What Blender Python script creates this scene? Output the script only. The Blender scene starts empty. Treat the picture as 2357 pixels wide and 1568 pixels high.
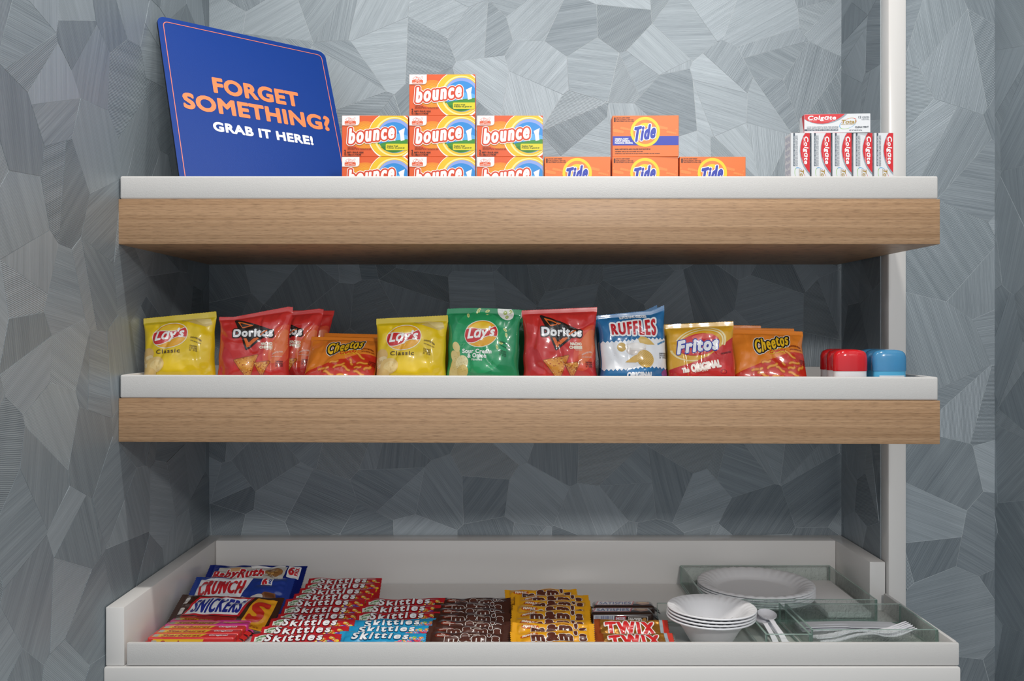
import bpy, bmesh, math, random
import numpy as np
from mathutils import Vector, Matrix, noise
from mathutils.geometry import tessellate_polygon

scene = bpy.context.scene
COL = scene.collection
EYE = 1.30                       # camera height above the floor
F, CX, CY = 2100.0, 1160.0, 762.0   # focal length and principal point in photo pixels
RND = random.Random(7)

# ------------------------------------------------------------------ camera
cam = bpy.data.objects.new('camera', bpy.data.cameras.new('camera'))
COL.objects.link(cam)
cam.location = (0, 0, EYE)
cam.rotation_euler = (math.pi / 2, 0, 0)
cam.data.sensor_width = 36.0
cam.data.lens = 36.0 * F / 2357.0
cam.data.shift_x = (1178.5 - CX) / 2357.0
cam.data.shift_y = -(784.0 - CY) / 2357.0
cam.data.clip_start = 0.05
scene.camera = cam
# ------------------------------------------------------------------ world (the room's soft daylight)
w = bpy.data.worlds.new('room_light')
scene.world = w
w.use_nodes = True
bg = w.node_tree.nodes['Background']
bg.inputs[0].default_value = (0.86, 0.93, 1.0, 1)
bg.inputs[1].default_value = 0.68
# ------------------------------------------------------------------ ceiling lights, all outside the frame
# two plain downlights in the ceiling just in front of the shelves: the shelf throws one crisp
# shadow edge down each side wall in the photograph, so light falls from above on both sides
for nm_, x_ in (('ceiling_light_left_offscreen', -0.35), ('ceiling_light_right_offscreen', 0.45)):
    ld = bpy.data.lights.new(nm_, 'SPOT')
    ld.energy = 34.0
    ld.color = (1.0, 0.96, 0.90)
    ld.spot_size = math.radians(150)
    ld.spot_blend = 1.0
    ld.shadow_soft_size = 0.035
    lo = bpy.data.objects.new(nm_, ld)
    lo.location = (x_, 1.10, EYE + 1.30)
    COL.objects.link(lo)
# the room's own ceiling light behind the photographer (it draws the level shadow bands under both shelves)
rl = bpy.data.lights.new('room_light_behind_offscreen', 'POINT')
rl.energy = 125.0
rl.color = (1.0, 0.96, 0.92)
rl.shadow_soft_size = 0.12
ro = bpy.data.objects.new('room_light_behind_offscreen', rl)
ro.location = (0.6, -1.40, EYE + 1.20)
COL.objects.link(ro)
# ------------------------------------------------------------------ exposure
vs = scene.view_settings
vs.view_transform = 'Standard'
vs.look = 'None'
vs.gamma = 1.0
vs.use_curve_mapping = False
vs.exposure = -0.08
scene.cycles.transparent_max_bounces = 32      # stacked glass panes


# ================================================================== materials
def lin(h):
    h = h.lstrip('#')
    out = []
    for i in (0, 2, 4):
        c = int(h[i:i + 2], 16) / 255.0
        out.append(c / 12.92 if c <= 0.04045 else ((c + 0.055) / 1.055) ** 2.4)
    return (*out, 1.0)


MATS = {}


def M(hexc, finish='card'):
    key = (hexc, finish)
    if key in MATS:
        return MATS[key]
    m = bpy.data.materials.new(finish + '_' + hexc)
    m.use_nodes = True
    b = m.node_tree.nodes['Principled BSDF']
    b.inputs['Base Color'].default_value = lin(hexc)
    if finish == 'card':
        b.inputs['Roughness'].default_value = 0.42
    elif finish == 'matte':
        b.inputs['Roughness'].default_value = 0.6
    elif finish == 'film':                       # glossy plastic film of snack bags
        b.inputs['Roughness'].default_value = 0.30
        b.inputs['Coat Weight'].default_value = 1.0
        b.inputs['Coat Roughness'].default_value = 0.06
    elif finish == 'foil':                       # metallised film
        b.inputs['Roughness'].default_value = 0.25
        b.inputs['Metallic'].default_value = 0.55
        b.inputs['Coat Weight'].default_value = 0.4
        b.inputs['Coat Roughness'].default_value = 0.12
    elif finish == 'gloss':
        b.inputs['Roughness'].default_value = 0.12
        b.inputs['Coat Weight'].default_value = 0.5
    elif finish == 'foam':
        b.inputs['Roughness'].default_value = 0.55
        b.inputs['Subsurface Weight'].default_value = 0.15
        b.inputs['Subsurface Radius'].default_value = (0.004, 0.004, 0.004)
    elif finish == 'satin':
        b.inputs['Roughness'].default_value = 0.3
    elif finish == 'cloudy':                     # translucent moulded plastic
        b.inputs['Roughness'].default_value = 0.22
        b.inputs['Transmission Weight'].default_value = 0.45
        b.inputs['Coat Weight'].default_value = 0.8
    MATS[key] = m
    return m


def nodes(m):
    return m.node_tree.nodes, m.node_tree.links


def wallpaper_material():
    m = bpy.data.materials.new('brushed_facet_wallcovering')
    m.use_nodes = True
    n, l = nodes(m)
    b = n['Principled BSDF']
    uv = n.new('ShaderNodeUVMap'); uv.uv_map = 'groove'
    at = n.new('ShaderNodeVertexColor'); at.layer_name = 'facet_pigment'
    sep = n.new('ShaderNodeSeparateColor')
    l.new(at.outputs['Color'], sep.inputs[0])
    # long fine streaks along u
    mp = n.new('ShaderNodeMapping'); mp.inputs['Scale'].default_value = (7, 520, 1)
    l.new(uv.outputs[0], mp.inputs['Vector'])
    ns = n.new('ShaderNodeTexNoise'); ns.inputs['Scale'].default_value = 1.0
    ns.inputs['Detail'].default_value = 3; ns.inputs['Roughness'].default_value = 0.6
    l.new(mp.outputs[0], ns.inputs['Vector'])
    mp2 = n.new('ShaderNodeMapping'); mp2.inputs['Scale'].default_value = (2.5, 90, 1)
    l.new(uv.outputs[0], mp2.inputs['Vector'])
    ns2 = n.new('ShaderNodeTexNoise'); ns2.inputs['Scale'].default_value = 1.0
    ns2.inputs['Detail'].default_value = 2
    l.new(mp2.outputs[0], ns2.inputs['Vector'])
    # wavy combed ridges, about 3 mm apart
    wv = n.new('ShaderNodeTexWave'); wv.wave_type = 'BANDS'; wv.bands_direction = 'Y'
    wv.inputs['Scale'].default_value = 135.0
    wv.inputs['Distortion'].default_value = 1.6
    wv.inputs['Detail'].default_value = 1.0
    wv.inputs['Detail Scale'].default_value = 0.35
    l.new(uv.outputs[0], wv.inputs['Vector'])
    # streak mix = noise*(1-g)+wave*g ; g per facet (green channel)
    mx = n.new('ShaderNodeMix'); mx.data_type = 'FLOAT'
    l.new(sep.outputs[1], mx.inputs[0]); l.new(ns.outputs[0], mx.inputs[2]); l.new(wv.outputs['Fac'], mx.inputs[3])
    # colour: facet tone (red) + streaks
    ramp = n.new('ShaderNodeMix'); ramp.data_type = 'RGBA'
    ramp.inputs[6].default_value = lin('646f77'); ramp.inputs[7].default_value = lin('c0cad1')
    add = n.new('ShaderNodeMath'); add.operation = 'MULTIPLY_ADD'
    add.inputs[1].default_value = 0.58; l.new(mx.outputs[0], add.inputs[0])
    t2 = n.new('ShaderNodeMath'); t2.operation = 'MULTIPLY_ADD'; t2.inputs[1].default_value = 0.40
    l.new(ns2.outputs[0], t2.inputs[0])
    t3 = n.new('ShaderNodeMath'); t3.operation = 'MULTIPLY_ADD'
    t3.inputs[1].default_value = 0.36; t3.inputs[2].default_value = -0.24
    l.new(sep.outputs[0], t3.inputs[0]); l.new(t3.outputs[0], t2.inputs[2]); l.new(t2.outputs[0], add.inputs[2])
    l.new(add.outputs[0], ramp.inputs[0])
    l.new(ramp.outputs[2], b.inputs['Base Color'])
    b.inputs['Metallic'].default_value = 0.38
    b.inputs['Roughness'].default_value = 0.45
    b.inputs['Anisotropic'].default_value = 0.6
    tg = n.new('ShaderNodeTangent'); tg.direction_type = 'UV_MAP'; tg.uv_map = 'groove'
    l.new(tg.outputs[0], b.inputs['Tangent'])
    bp = n.new('ShaderNodeBump'); bp.inputs['Strength'].default_value = 0.55; bp.inputs['Distance'].default_value = 0.0007
    l.new(mx.outputs[0], bp.inputs['Height']); l.new(bp.outputs[0], b.inputs['Normal'])
    return m


def plain_noise_bump(hexc, rough, scale, dist, strength=0.4, coat=0.0, detail=3, spec=0.5):
    m = bpy.data.materials.new('textured_' + hexc)
    m.use_nodes = True
    n, l = nodes(m)
    b = n['Principled BSDF']
    b.inputs['Base Color'].default_value = lin(hexc)
    b.inputs['Roughness'].default_value = rough
    b.inputs['Specular IOR Level'].default_value = spec
    b.inputs['Coat Weight'].default_value = coat
    tc = n.new('ShaderNodeTexCoord')
    ns = n.new('ShaderNodeTexNoise'); ns.inputs['Scale'].default_value = scale; ns.inputs['Detail'].default_value = detail
    l.new(tc.outputs['Object'], ns.inputs['Vector'])
    bp = n.new('ShaderNodeBump'); bp.inputs['Strength'].default_value = strength; bp.inputs['Distance'].default_value = dist
    l.new(ns.outputs[0], bp.inputs['Height']); l.new(bp.outputs[0], b.inputs['Normal'])
    return m


def wood_material():
    m = bpy.data.materials.new('pale_walnut_laminate')
    m.use_nodes = True
    n, l = nodes(m)
    b = n['Principled BSDF']
    tc = n.new('ShaderNodeTexCoord')

    def streak(sx, sy, sz, det):
        mp = n.new('ShaderNodeMapping'); mp.inputs['Scale'].default_value = (sx, sy, sz)
        l.new(tc.outputs['Object'], mp.inputs['Vector'])
        ns = n.new('ShaderNodeTexNoise'); ns.inputs['Scale'].default_value = 1.0
        ns.inputs['Detail'].default_value = det; ns.inputs['Roughness'].default_value = 0.65
        l.new(mp.outputs[0], ns.inputs['Vector'])
        return ns
    a = streak(1.1, 1.1, 300.0, 5)
    c = streak(45.0, 45.0, 1100.0, 2)
    r1 = n.new('ShaderNodeValToRGB')
    r1.color_ramp.elements[0].position = 0.32; r1.color_ramp.elements[0].color = lin('a07c5a')
    r1.color_ramp.elements[1].position = 0.70; r1.color_ramp.elements[1].color = lin('c39f7c')
    l.new(a.outputs[0], r1.inputs[0])
    r2 = n.new('ShaderNodeValToRGB')
    r2.color_ramp.elements[0].position = 0.34; r2.color_ramp.elements[0].color = lin('5f452f')
    r2.color_ramp.elements[1].position = 0.50; r2.color_ramp.elements[1].color = (1, 1, 1, 1)
    l.new(c.outputs[0], r2.inputs[0])
    mx = n.new('ShaderNodeMix'); mx.data_type = 'RGBA'; mx.blend_type = 'MULTIPLY'; mx.inputs[0].default_value = 0.40
    l.new(r1.outputs[0], mx.inputs[6]); l.new(r2.outputs[0], mx.inputs[7])
    l.new(mx.outputs[2], b.inputs['Base Color'])
    b.inputs['Roughness'].default_value = 0.42
    bp = n.new('ShaderNodeBump'); bp.inputs['Strength'].default_value = 0.15; bp.inputs['Distance'].default_value = 0.0004
    l.new(c.outputs[0], bp.inputs['Height']); l.new(bp.outputs[0], b.inputs['Normal'])
    return m


def glass_material(name, hexc, wavy):
    """thin pane: tinted see-through sheet with a Fresnel reflection, optionally hammered"""
    m = bpy.data.materials.new(name)
    m.use_nodes = True
    n, l = nodes(m)
    n.remove(n['Principled BSDF'])
    out = n['Material Output']
    tr = n.new('ShaderNodeBsdfTransparent'); tr.inputs[0].default_value = lin(hexc)
    gl = n.new('ShaderNodeBsdfGlossy'); gl.inputs['Roughness'].default_value = 0.04
    lw = n.new('ShaderNodeLayerWeight'); lw.inputs['Blend'].default_value = 0.5
    pw = n.new('ShaderNodeMath'); pw.operation = 'POWER'; pw.inputs[1].default_value = 4.0
    l.new(lw.outputs['Facing'], pw.inputs[0])
    fr = n.new('ShaderNodeMath'); fr.operation = 'MULTIPLY_ADD'; fr.inputs[1].default_value = 0.40; fr.inputs[2].default_value = 0.03
    l.new(pw.outputs[0], fr.inputs[0])
    mx = n.new('ShaderNodeMixShader')
    l.new(fr.outputs[0], mx.inputs[0]); l.new(tr.outputs[0], mx.inputs[1]); l.new(gl.outputs[0], mx.inputs[2])
    last = mx
    if wavy:
        tc = n.new('ShaderNodeTexCoord')
        ns = n.new('ShaderNodeTexNoise'); ns.inputs['Scale'].default_value = wavy; ns.inputs['Detail'].default_value = 4
        ns.inputs['Distortion'].default_value = 1.4
        l.new(tc.outputs['Object'], ns.inputs['Vector'])
        bp = n.new('ShaderNodeBump'); bp.inputs['Strength'].default_value = 1.0; bp.inputs['Distance'].default_value = 0.004
        l.new(ns.outputs[0], bp.inputs['Height'])
        l.new(bp.outputs[0], gl.inputs['Normal']); l.new(bp.outputs[0], lw.inputs['Normal'])
        rf = n.new('ShaderNodeBsdfRefraction'); rf.inputs['IOR'].default_value = 1.3; rf.inputs['Roughness'].default_value = 0.08
        rf.inputs[0].default_value = lin('fafcfb')
        l.new(bp.outputs[0], rf.inputs['Normal'])
        m2 = n.new('ShaderNodeMixShader'); m2.inputs[0].default_value = 0.22
        l.new(mx.outputs[0], m2.inputs[1]); l.new(rf.outputs[0], m2.inputs[2])
        last = m2
    l.new(last.outputs[0], out.inputs['Surface'])
    return m


def glass_edge_material():
    m = bpy.data.materials.new('glass_edge')
    m.use_nodes = True
    b = m.node_tree.nodes['Principled BSDF']
    b.inputs['Base Color'].default_value = lin('a6c2b8')
    b.inputs['Roughness'].default_value = 0.15
    b.inputs['Transmission Weight'].default_value = 0.55
    return m


WALLP = wallpaper_material()
WOOD = wood_material()
WHITE_LEATHER = plain_noise_bump('d2d0ce', 0.42, 700.0, 0.0007, 0.35)
WHITE_LAM = plain_noise_bump('dcdad8', 0.22, 60.0, 0.0003, 0.1)
GLASS = glass_material('clear_green_glass', 'fbfdfc', 0)
HAMMERED = glass_material('hammered_green_glass', 'f9fcfb', 130.0)
GEDGE = glass_edge_material()


# ================================================================== geometry helpers
def link(name, me, parent=None):
    o = bpy.data.objects.new(name, me)
    COL.objects.link(o)
    if parent is not None:
        o.parent = parent
    return o


def tag(o, label, cat, group=None):
    o['label'] = label
    o['category'] = cat
    if group:
        o['group'] = group
    return o


def empty(name, loc, rot=(0, 0, 0)):
    o = bpy.data.objects.new(name, None)
    o.empty_display_size = 0.02
    COL.objects.link(o)
    o.location = loc
    o.rotation_euler = rot
    return o


def bm_mesh(bm, name, mats, smooth=False, angle=None):
    me = bpy.data.meshes.new(name)
    bm.normal_update()
    bm.to_mesh(me)
    bm.free()
    for m in (mats if isinstance(mats, (list, tuple)) else [mats]):
        me.materials.append(m)
    if smooth:
        for p in me.polygons:
            p.use_smooth = True
        if angle is not None:
            me.set_sharp_from_angle(angle=math.radians(angle))
    return me


def box_bm(bm, x0, x1, y0, y1, z0, z1, bevel=0.0, seg=2):
    mat = Matrix.Translation(((x0 + x1) / 2, (y0 + y1) / 2, (z0 + z1) / 2)) @ Matrix.Diagonal((x1 - x0, y1 - y0, z1 - z0, 1))
    r = bmesh.ops.create_cube(bm, size=1.0, matrix=mat)
    if bevel > 0:
        es = list({e for v in r['verts'] for e in v.link_edges})
        bmesh.ops.bevel(bm, geom=es, offset=bevel, segments=seg, affect='EDGES', profile=0.5)


def box(name, x0, x1, y0, y1, z0, z1, mat, parent=None, bevel=0.0, seg=2):
    bm = bmesh.new()
    box_bm(bm, x0, x1, y0, y1, z0, z1, bevel, seg)
    me = bm_mesh(bm, name, mat, smooth=bevel > 0, angle=35)
    return link(name, me, parent)


def prism(name, pts, z0, z1, mat, parent=None, bevel=0.0):
    """outline in x,y extruded z0..z1"""
    bm = bmesh.new()
    vb = [bm.verts.new((x, y, z0)) for x, y in pts]
    vt = [bm.verts.new((x, y, z1)) for x, y in pts]
    k = len(pts)
    bm.faces.new(vb[::-1]); bm.faces.new(vt)
    for i in range(k):
        bm.faces.new((vb[i], vb[(i + 1) % k], vt[(i + 1) % k], vt[i]))
    bmesh.ops.recalc_face_normals(bm, faces=bm.faces)
    if bevel:
        bmesh.ops.bevel(bm, geom=list(bm.edges), offset=bevel, segments=2, affect='EDGES', profile=0.5)
    return link(name, bm_mesh(bm, name, mat, smooth=bevel > 0, angle=35), parent)


def lathe(name, prof, mat, parent=None, seg=64, warp=None, sx=1.0, sy=1.0, power=2.0):
    """profile of (r,z); superellipse cross section; warp(r,z,theta)->(r,z)"""
    bm = bmesh.new()
    rings = []
    for i, (r, z) in enumerate(prof):
        ring = []
        if r <= 1e-6:
            rings.append([bm.verts.new((0, 0, z))])
            continue
        for k in range(seg):
            t = 2 * math.pi * k / seg
            rr, zz = warp(r, z, t, i) if warp else (r, z)
            c, s = math.cos(t), math.sin(t)
            if power != 2.0:
                q = (abs(c) ** power + abs(s) ** power) ** (-1.0 / power)
            else:
                q = 1.0
            ring.append(bm.verts.new((rr * q * c * sx, rr * q * s * sy, zz)))
        rings.append(ring)
    for a, b in zip(rings[:-1], rings[1:]):
        if len(a) == 1 and len(b) == 1:
            continue
        for k in range(seg):
            k2 = (k + 1) % seg
            if len(a) == 1:
                bm.faces.new((a[0], b[k], b[k2]))
            elif len(b) == 1:
                bm.faces.new((a[k], b[0], a[k2]))
            else:
                bm.faces.new((a[k], b[k], b[k2], a[k2]))
    bmesh.ops.recalc_face_normals(bm, faces=bm.faces)
    me = bm_mesh(bm, name, mat, smooth=True, angle=50)
    return link(name, me, parent)


def kids(o):
    return [c for c in COL.objects if c.parent == o]


def copy_thing(src, loc, rot=None, label=None, scale=None):
    r = src.copy()
    COL.objects.link(r)
    r.location = loc
    if rot is not None:
        r.rotation_euler = rot
    if label:
        r['label'] = label
    for ch in kids(src):
        c = ch.copy()
        COL.objects.link(c)
        c.parent = r
        for g in kids(ch):
            d = g.copy()
            COL.objects.link(d)
            d.parent = c
    return r


def ordn(i):
    return ['first', 'second', 'third', 'fourth', 'fifth', 'sixth', 'seventh', 'eighth', 'ninth', 'tenth', 'eleventh'][i]


# ================================================================== printed artwork
_outl = {}


def text_outline(s, shear, spacing):
    key = (s, shear, spacing)
    if key in _outl:
        return _outl[key]
    c = bpy.data.curves.new('t', 'FONT')
    c.body = s
    c.size = 1.0
    c.fill_mode = 'NONE'
    c.resolution_u = 4
    c.shear = shear
    c.space_character = spacing
    o = bpy.data.objects.new('t', c)
    COL.objects.link(o)
    me = bpy.data.meshes.new_from_object(o)
    co = np.array([v.co[:2] for v in me.vertices])
    ed = np.array([e.vertices[:] for e in me.edges])
    bpy.data.objects.remove(o)
    bpy.data.meshes.remove(me)
    bpy.data.curves.remove(c)
    mn, mxx = co.min(0), co.max(0)
    co = (co - mn) / (mxx - mn)
    _outl[key] = (co[ed[:, 0]], co[ed[:, 1]])
    return _outl[key]


def sdf_contour(A, B, r, cell, run=8):
    """filled region {signed distance < r} of the closed outlines A->B as clean non-overlapping polygons"""
    pad = r + 2 * cell
    mn = np.minimum(A, B).min(0) - pad
    mx = np.maximum(A, B).max(0) + pad
    nx = int((mx[0] - mn[0]) / cell) + 2
    ny = int((mx[1] - mn[1]) / cell) + 2
    xs = mn[0] + np.arange(nx) * cell
    ys = mn[1] + np.arange(ny) * cell
    D = B - A
    L2 = (D ** 2).sum(1) + 1e-12
    val = np.zeros((ny, nx))
    for j, y in enumerate(ys):
        px = xs[:, None] - A[None, :, 0]
        py = y - A[None, :, 1]
        t = np.clip((px * D[None, :, 0] + py * D[None, :, 1]) / L2, 0, 1)
        d = np.sqrt(((px - t * D[None, :, 0]) ** 2 + (py - t * D[None, :, 1]) ** 2).min(1))
        up = (A[:, 1] <= y) & (B[:, 1] > y)
        dn = (A[:, 1] > y) & (B[:, 1] <= y)
        cr = up | dn
        wn = np.zeros(nx)
        if cr.any():
            xi = A[cr, 0] + (y - A[cr, 1]) / (B[cr, 1] - A[cr, 1]) * D[cr, 0]
            sg = np.where(up[cr], 1, -1)
            wn = ((xi[None, :] > xs[:, None]) * sg[None, :]).sum(1)
        val[j] = np.where(wn != 0, -d, d) - r
    val[val == 0] = 1e-9
    inside = val < 0
    verts, faces, vid = [], [], {}

    def V(key, x, y):
        if key not in vid:
            vid[key] = len(verts)
            verts.append((x, y))
        return vid[key]

    def corner(j, i):
        return V((j, i), xs[i], ys[j])

    def cross(j0, i0, j1, i1):
        if (j1, i1) < (j0, i0):
            j0, i0, j1, i1 = j1, i1, j0, i0
        a, b = val[j0, i0], val[j1, i1]
        f = a / (a - b)
        return V((j0, i0, j1, i1), xs[i0] + (xs[i1] - xs[i0]) * f, ys[j0] + (ys[j1] - ys[j0]) * f)
    cnt = inside[:-1, :-1].astype(int) + inside[1:, :-1] + inside[:-1, 1:] + inside[1:, 1:]
    for j in range(ny - 1):
        row = cnt[j]
        i = 0
        while i < nx - 1:
            k = row[i]
            if k == 0:
                i += 1
                continue
            if k == 4:
                e = i
                while e < nx - 1 and row[e] == 4 and e - i < run:
                    e += 1
                faces.append((corner(j, i), corner(j, e), corner(j + 1, e), corner(j + 1, i)))
                i = e
                continue
            cs = [(j, i), (j, i + 1), (j + 1, i + 1), (j + 1, i)]
            poly = []
            for q in range(4):
                p0, p1 = cs[q], cs[(q + 1) % 4]
                if inside[p0]:
                    poly.append(corner(*p0))
                if inside[p0] != inside[p1]:
                    poly.append(cross(*p0, *p1))
            if len(poly) >= 3:
                faces.append(tuple(poly))
            i += 1
    return verts, faces


class Art:
    """flat print laid out in a pixel frame, then mapped on to a face or a bag"""

    def __init__(s, frame, w, h, finish='card'):
        s.f = frame
        s.w, s.h = w, h
        s.finish = finish
        s.items = []

    def _uv(s, p):
        x0, y0, x1, y1 = s.f
        return ((p[0] - x0) / (x1 - x0) - 0.5) * s.w, (y1 - p[1]) / (y1 - y0) * s.h

    def add(s, part, verts, faces, col, layer, finish=None):
        s.items.append((part, [s._uv(v) for v in verts], faces, (col, finish or s.finish), layer))

    def poly(s, part, pts, col, layer, finish=None):
        tri = tessellate_polygon([[Vector((p[0], p[1], 0)) for p in pts]])
        s.add(part, pts, [tuple(t) for t in tri], col, layer, finish)

    def rect(s, part, x0, y0, x1, y1, col, layer, r=0, finish=None):
        if r <= 0:
            s.poly(part, [(x0, y0), (x1, y0), (x1, y1), (x0, y1)], col, layer, finish)
            return
        pts = []
        for cx, cy, a0 in ((x1 - r, y0 + r, -90), (x1 - r, y1 - r, 0), (x0 + r, y1 - r, 90), (x0 + r, y0 + r, 180)):
            for k in range(5):
                a = math.radians(a0 + k * 22.5)
                pts.append((cx + r * math.cos(a), cy + r * math.sin(a)))
        s.poly(part, pts, col, layer, finish)

    def ell(s, part, cx, cy, rx, ry, col, layer, rot=0.0, a0=0, a1=360, n=36, inner=0.0, finish=None):
        ca, sa = math.cos(math.radians(rot)), math.sin(math.radians(rot))

        def pt(t, k):
            x, y = rx * k * math.cos(t), ry * k * math.sin(t)
            return (cx + x * ca - y * sa, cy + x * sa + y * ca)
        ts = [math.radians(a0 + (a1 - a0) * i / n) for i in range(n + 1)]
        if inner > 0:
            v = [pt(t, 1) for t in ts] + [pt(t, inner) for t in ts]
            f = [(i, i + 1, n + 2 + i, n + 1 + i) for i in range(n)]
            s.add(part, v, f, col, layer, finish)
        else:
            v = [(cx, cy)] + [pt(t, 1) for t in ts]
            s.add(part, v, [(0, i, i + 1) for i in range(1, n + 1)], col, layer, finish)

    def text(s, part, txt, bx, layers, shear=0.0, spacing=1.0, rise=0.0, rot=0.0, arc=0.0, det=20, warp=None):
        """bx=(x0,y0,x1,y1); layers=[(colour, grow_px, layer)]; rise: px the right end is lifted"""
        A, B = text_outline(txt, shear, spacing)
        x0, y0, x1, y1 = bx

        def tr(p):
            x = x0 + p[:, 0] * (x1 - x0)
            y = y1 - p[:, 1] * (y1 - y0)
            y = y - rise * (p[:, 0] - 0.5) - arc * (1 - (2 * p[:, 0] - 1) ** 2)
            if warp:
                x, y = warp(x, y, p[:, 0], p[:, 1])
            if rot:
                a = math.radians(rot)
                mx, my = (x0 + x1) / 2, (y0 + y1) / 2
                x, y = mx + (x - mx) * math.cos(a) - (y - my) * math.sin(a), my + (x - mx) * math.sin(a) + (y - my) * math.cos(a)
            return np.stack([x, y], 1)
        A2, B2 = tr(A), tr(B)
        for col, grow, lay in layers:
            v, f = sdf_contour(A2, B2, grow, (y1 - y0) / det, 3 if s.finish in ('film', 'foil') else 8)
            if f:
                s.add(part, v, f, col, lay)

    def tiny(s, part, txt, bx, col, layer, spacing=1.05, bold=0.04, rot=0, arc=0, det=9):
        s.text(part, txt, bx, [(col, bold * (bx[3] - bx[1]), layer)], spacing=spacing, rot=rot, arc=arc, det=det)

    def build(s, parent, mapf, clip=None, grid=None, dz=0.00018):
        """one printed mesh per part name, on the body of the thing"""
        if parent.type == 'EMPTY':
            parent = kids(parent)[0]
        parts = {}
        for it in s.items:
            parts.setdefault(it[0], []).append(it)
        gap = 0.06 * min(s.w, s.h)
        todo = []
        for part, items in parts.items():            # prints that stand apart become separate parts
            bb = [(min(p[0] for p in it[1]) - gap, min(p[1] for p in it[1]) - gap, max(p[0] for p in it[1]) + gap, max(p[1] for p in it[1]) + gap) for it in items]
            lab_ = list(range(len(items)))
            for i in range(len(items)):
                for j in range(i):
                    if bb[i][0] < bb[j][2] and bb[j][0] < bb[i][2] and bb[i][1] < bb[j][3] and bb[j][1] < bb[i][3] and lab_[i] != lab_[j]:
                        a_, b_ = lab_[i], lab_[j]
                        lab_ = [b_ if q_ == a_ else q_ for q_ in lab_]
            for g_ in sorted(set(lab_)):
                todo.append((part, [it for it, q_ in zip(items, lab_) if q_ == g_]))
        for part, items in todo:
            bm = bmesh.new()
            mats = []
            for _, v, f, key, lay in items:
                if key not in mats:
                    mats.append(key)
                mi = mats.index(key)
                vv = [bm.verts.new((p[0], p[1], lay)) for p in v]
                for q in f:
                    if len(set(q)) < 3:
                        continue
                    try:
                        fc = bm.faces.new([vv[i] for i in q])
                        fc.material_index = mi
                    except ValueError:
                        pass
            bmesh.ops.delete(bm, geom=[x for x in bm.verts if not x.link_faces], context='VERTS')
            if clip:
                for co, no in (((clip[0], 0, 0), (-1, 0, 0)), ((clip[2], 0, 0), (1, 0, 0)), ((0, clip[1], 0), (0, -1, 0)), ((0, clip[3], 0), (0, 1, 0))):
                    bmesh.ops.bisect_plane(bm, geom=bm.verts[:] + bm.edges[:] + bm.faces[:], plane_co=co, plane_no=no, clear_outer=True, dist=1e-7)
            if grid and bm.verts:
                for ax, lo_, hi_ in ((0, -s.w / 2, s.w / 2), (1, 0, s.h)):
                    k = int((hi_ - lo_) / grid)
                    for i in range(1, k):
                        c = lo_ + (hi_ - lo_) * i / k
                        # only faces that are big enough to need it
                        fs = []
                        for fc in bm.faces:
                            a = [vv.co[ax] for vv in fc.verts]
                            if min(a) < c - 1e-6 and max(a) > c + 1e-6 and max(a) - min(a) > grid * 0.8:
                                fs.append(fc)
                        if not fs:
                            continue
                        es = list({e for fc in fs for e in fc.edges})
                        vs_ = list({vv for fc in fs for vv in fc.verts})
                        bmesh.ops.bisect_plane(bm, geom=vs_ + es + fs, plane_co=(c, 0, 0) if ax == 0 else (0, c, 0),
                                               plane_no=(1, 0, 0) if ax == 0 else (0, 1, 0), dist=1e-7)
            for vv in bm.verts:
                vv.co = mapf(vv.co.x, vv.co.y, dz * (1 + vv.co.z))
            if not bm.faces:
                bm.free()
                continue
            o = link(part, bm_mesh(bm, part, [M(*k) for k in mats], smooth=grid is not None), parent)
        return parent


# ================================================================== setting: walls, floor, soffit
XL, XR, YF, YB = -0.613, 0.7015, 1.45, 1.896
XC = 0.904          # far right corner
YR = 1.680          # wall face beyond the niche
ZTOP = EYE + 1.32


def structure(o):
    o['kind'] = 'structure'
    return o


def clip_half(poly, p, nrm):
    out = []
    k = len(poly)
    for i in range(k):
        a, b = poly[i], poly[(i + 1) % k]
        da = (a[0] - p[0]) * nrm[0] + (a[1] - p[1]) * nrm[1]
        db = (b[0] - p[0]) * nrm[0] + (b[1] - p[1]) * nrm[1]
        if da <= 0:
            out.append(a)
        if (da < 0 < db) or (db < 0 < da):
            t = da / (da - db)
            out.append((a[0] + (b[0] - a[0]) * t, a[1] + (b[1] - a[1]) * t))
    return out


def area(p):
    return 0.5 * abs(sum(p[i][0] * p[(i + 1) % len(p)][1] - p[(i + 1) % len(p)][0] * p[i][1] for i in range(len(p))))


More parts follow.
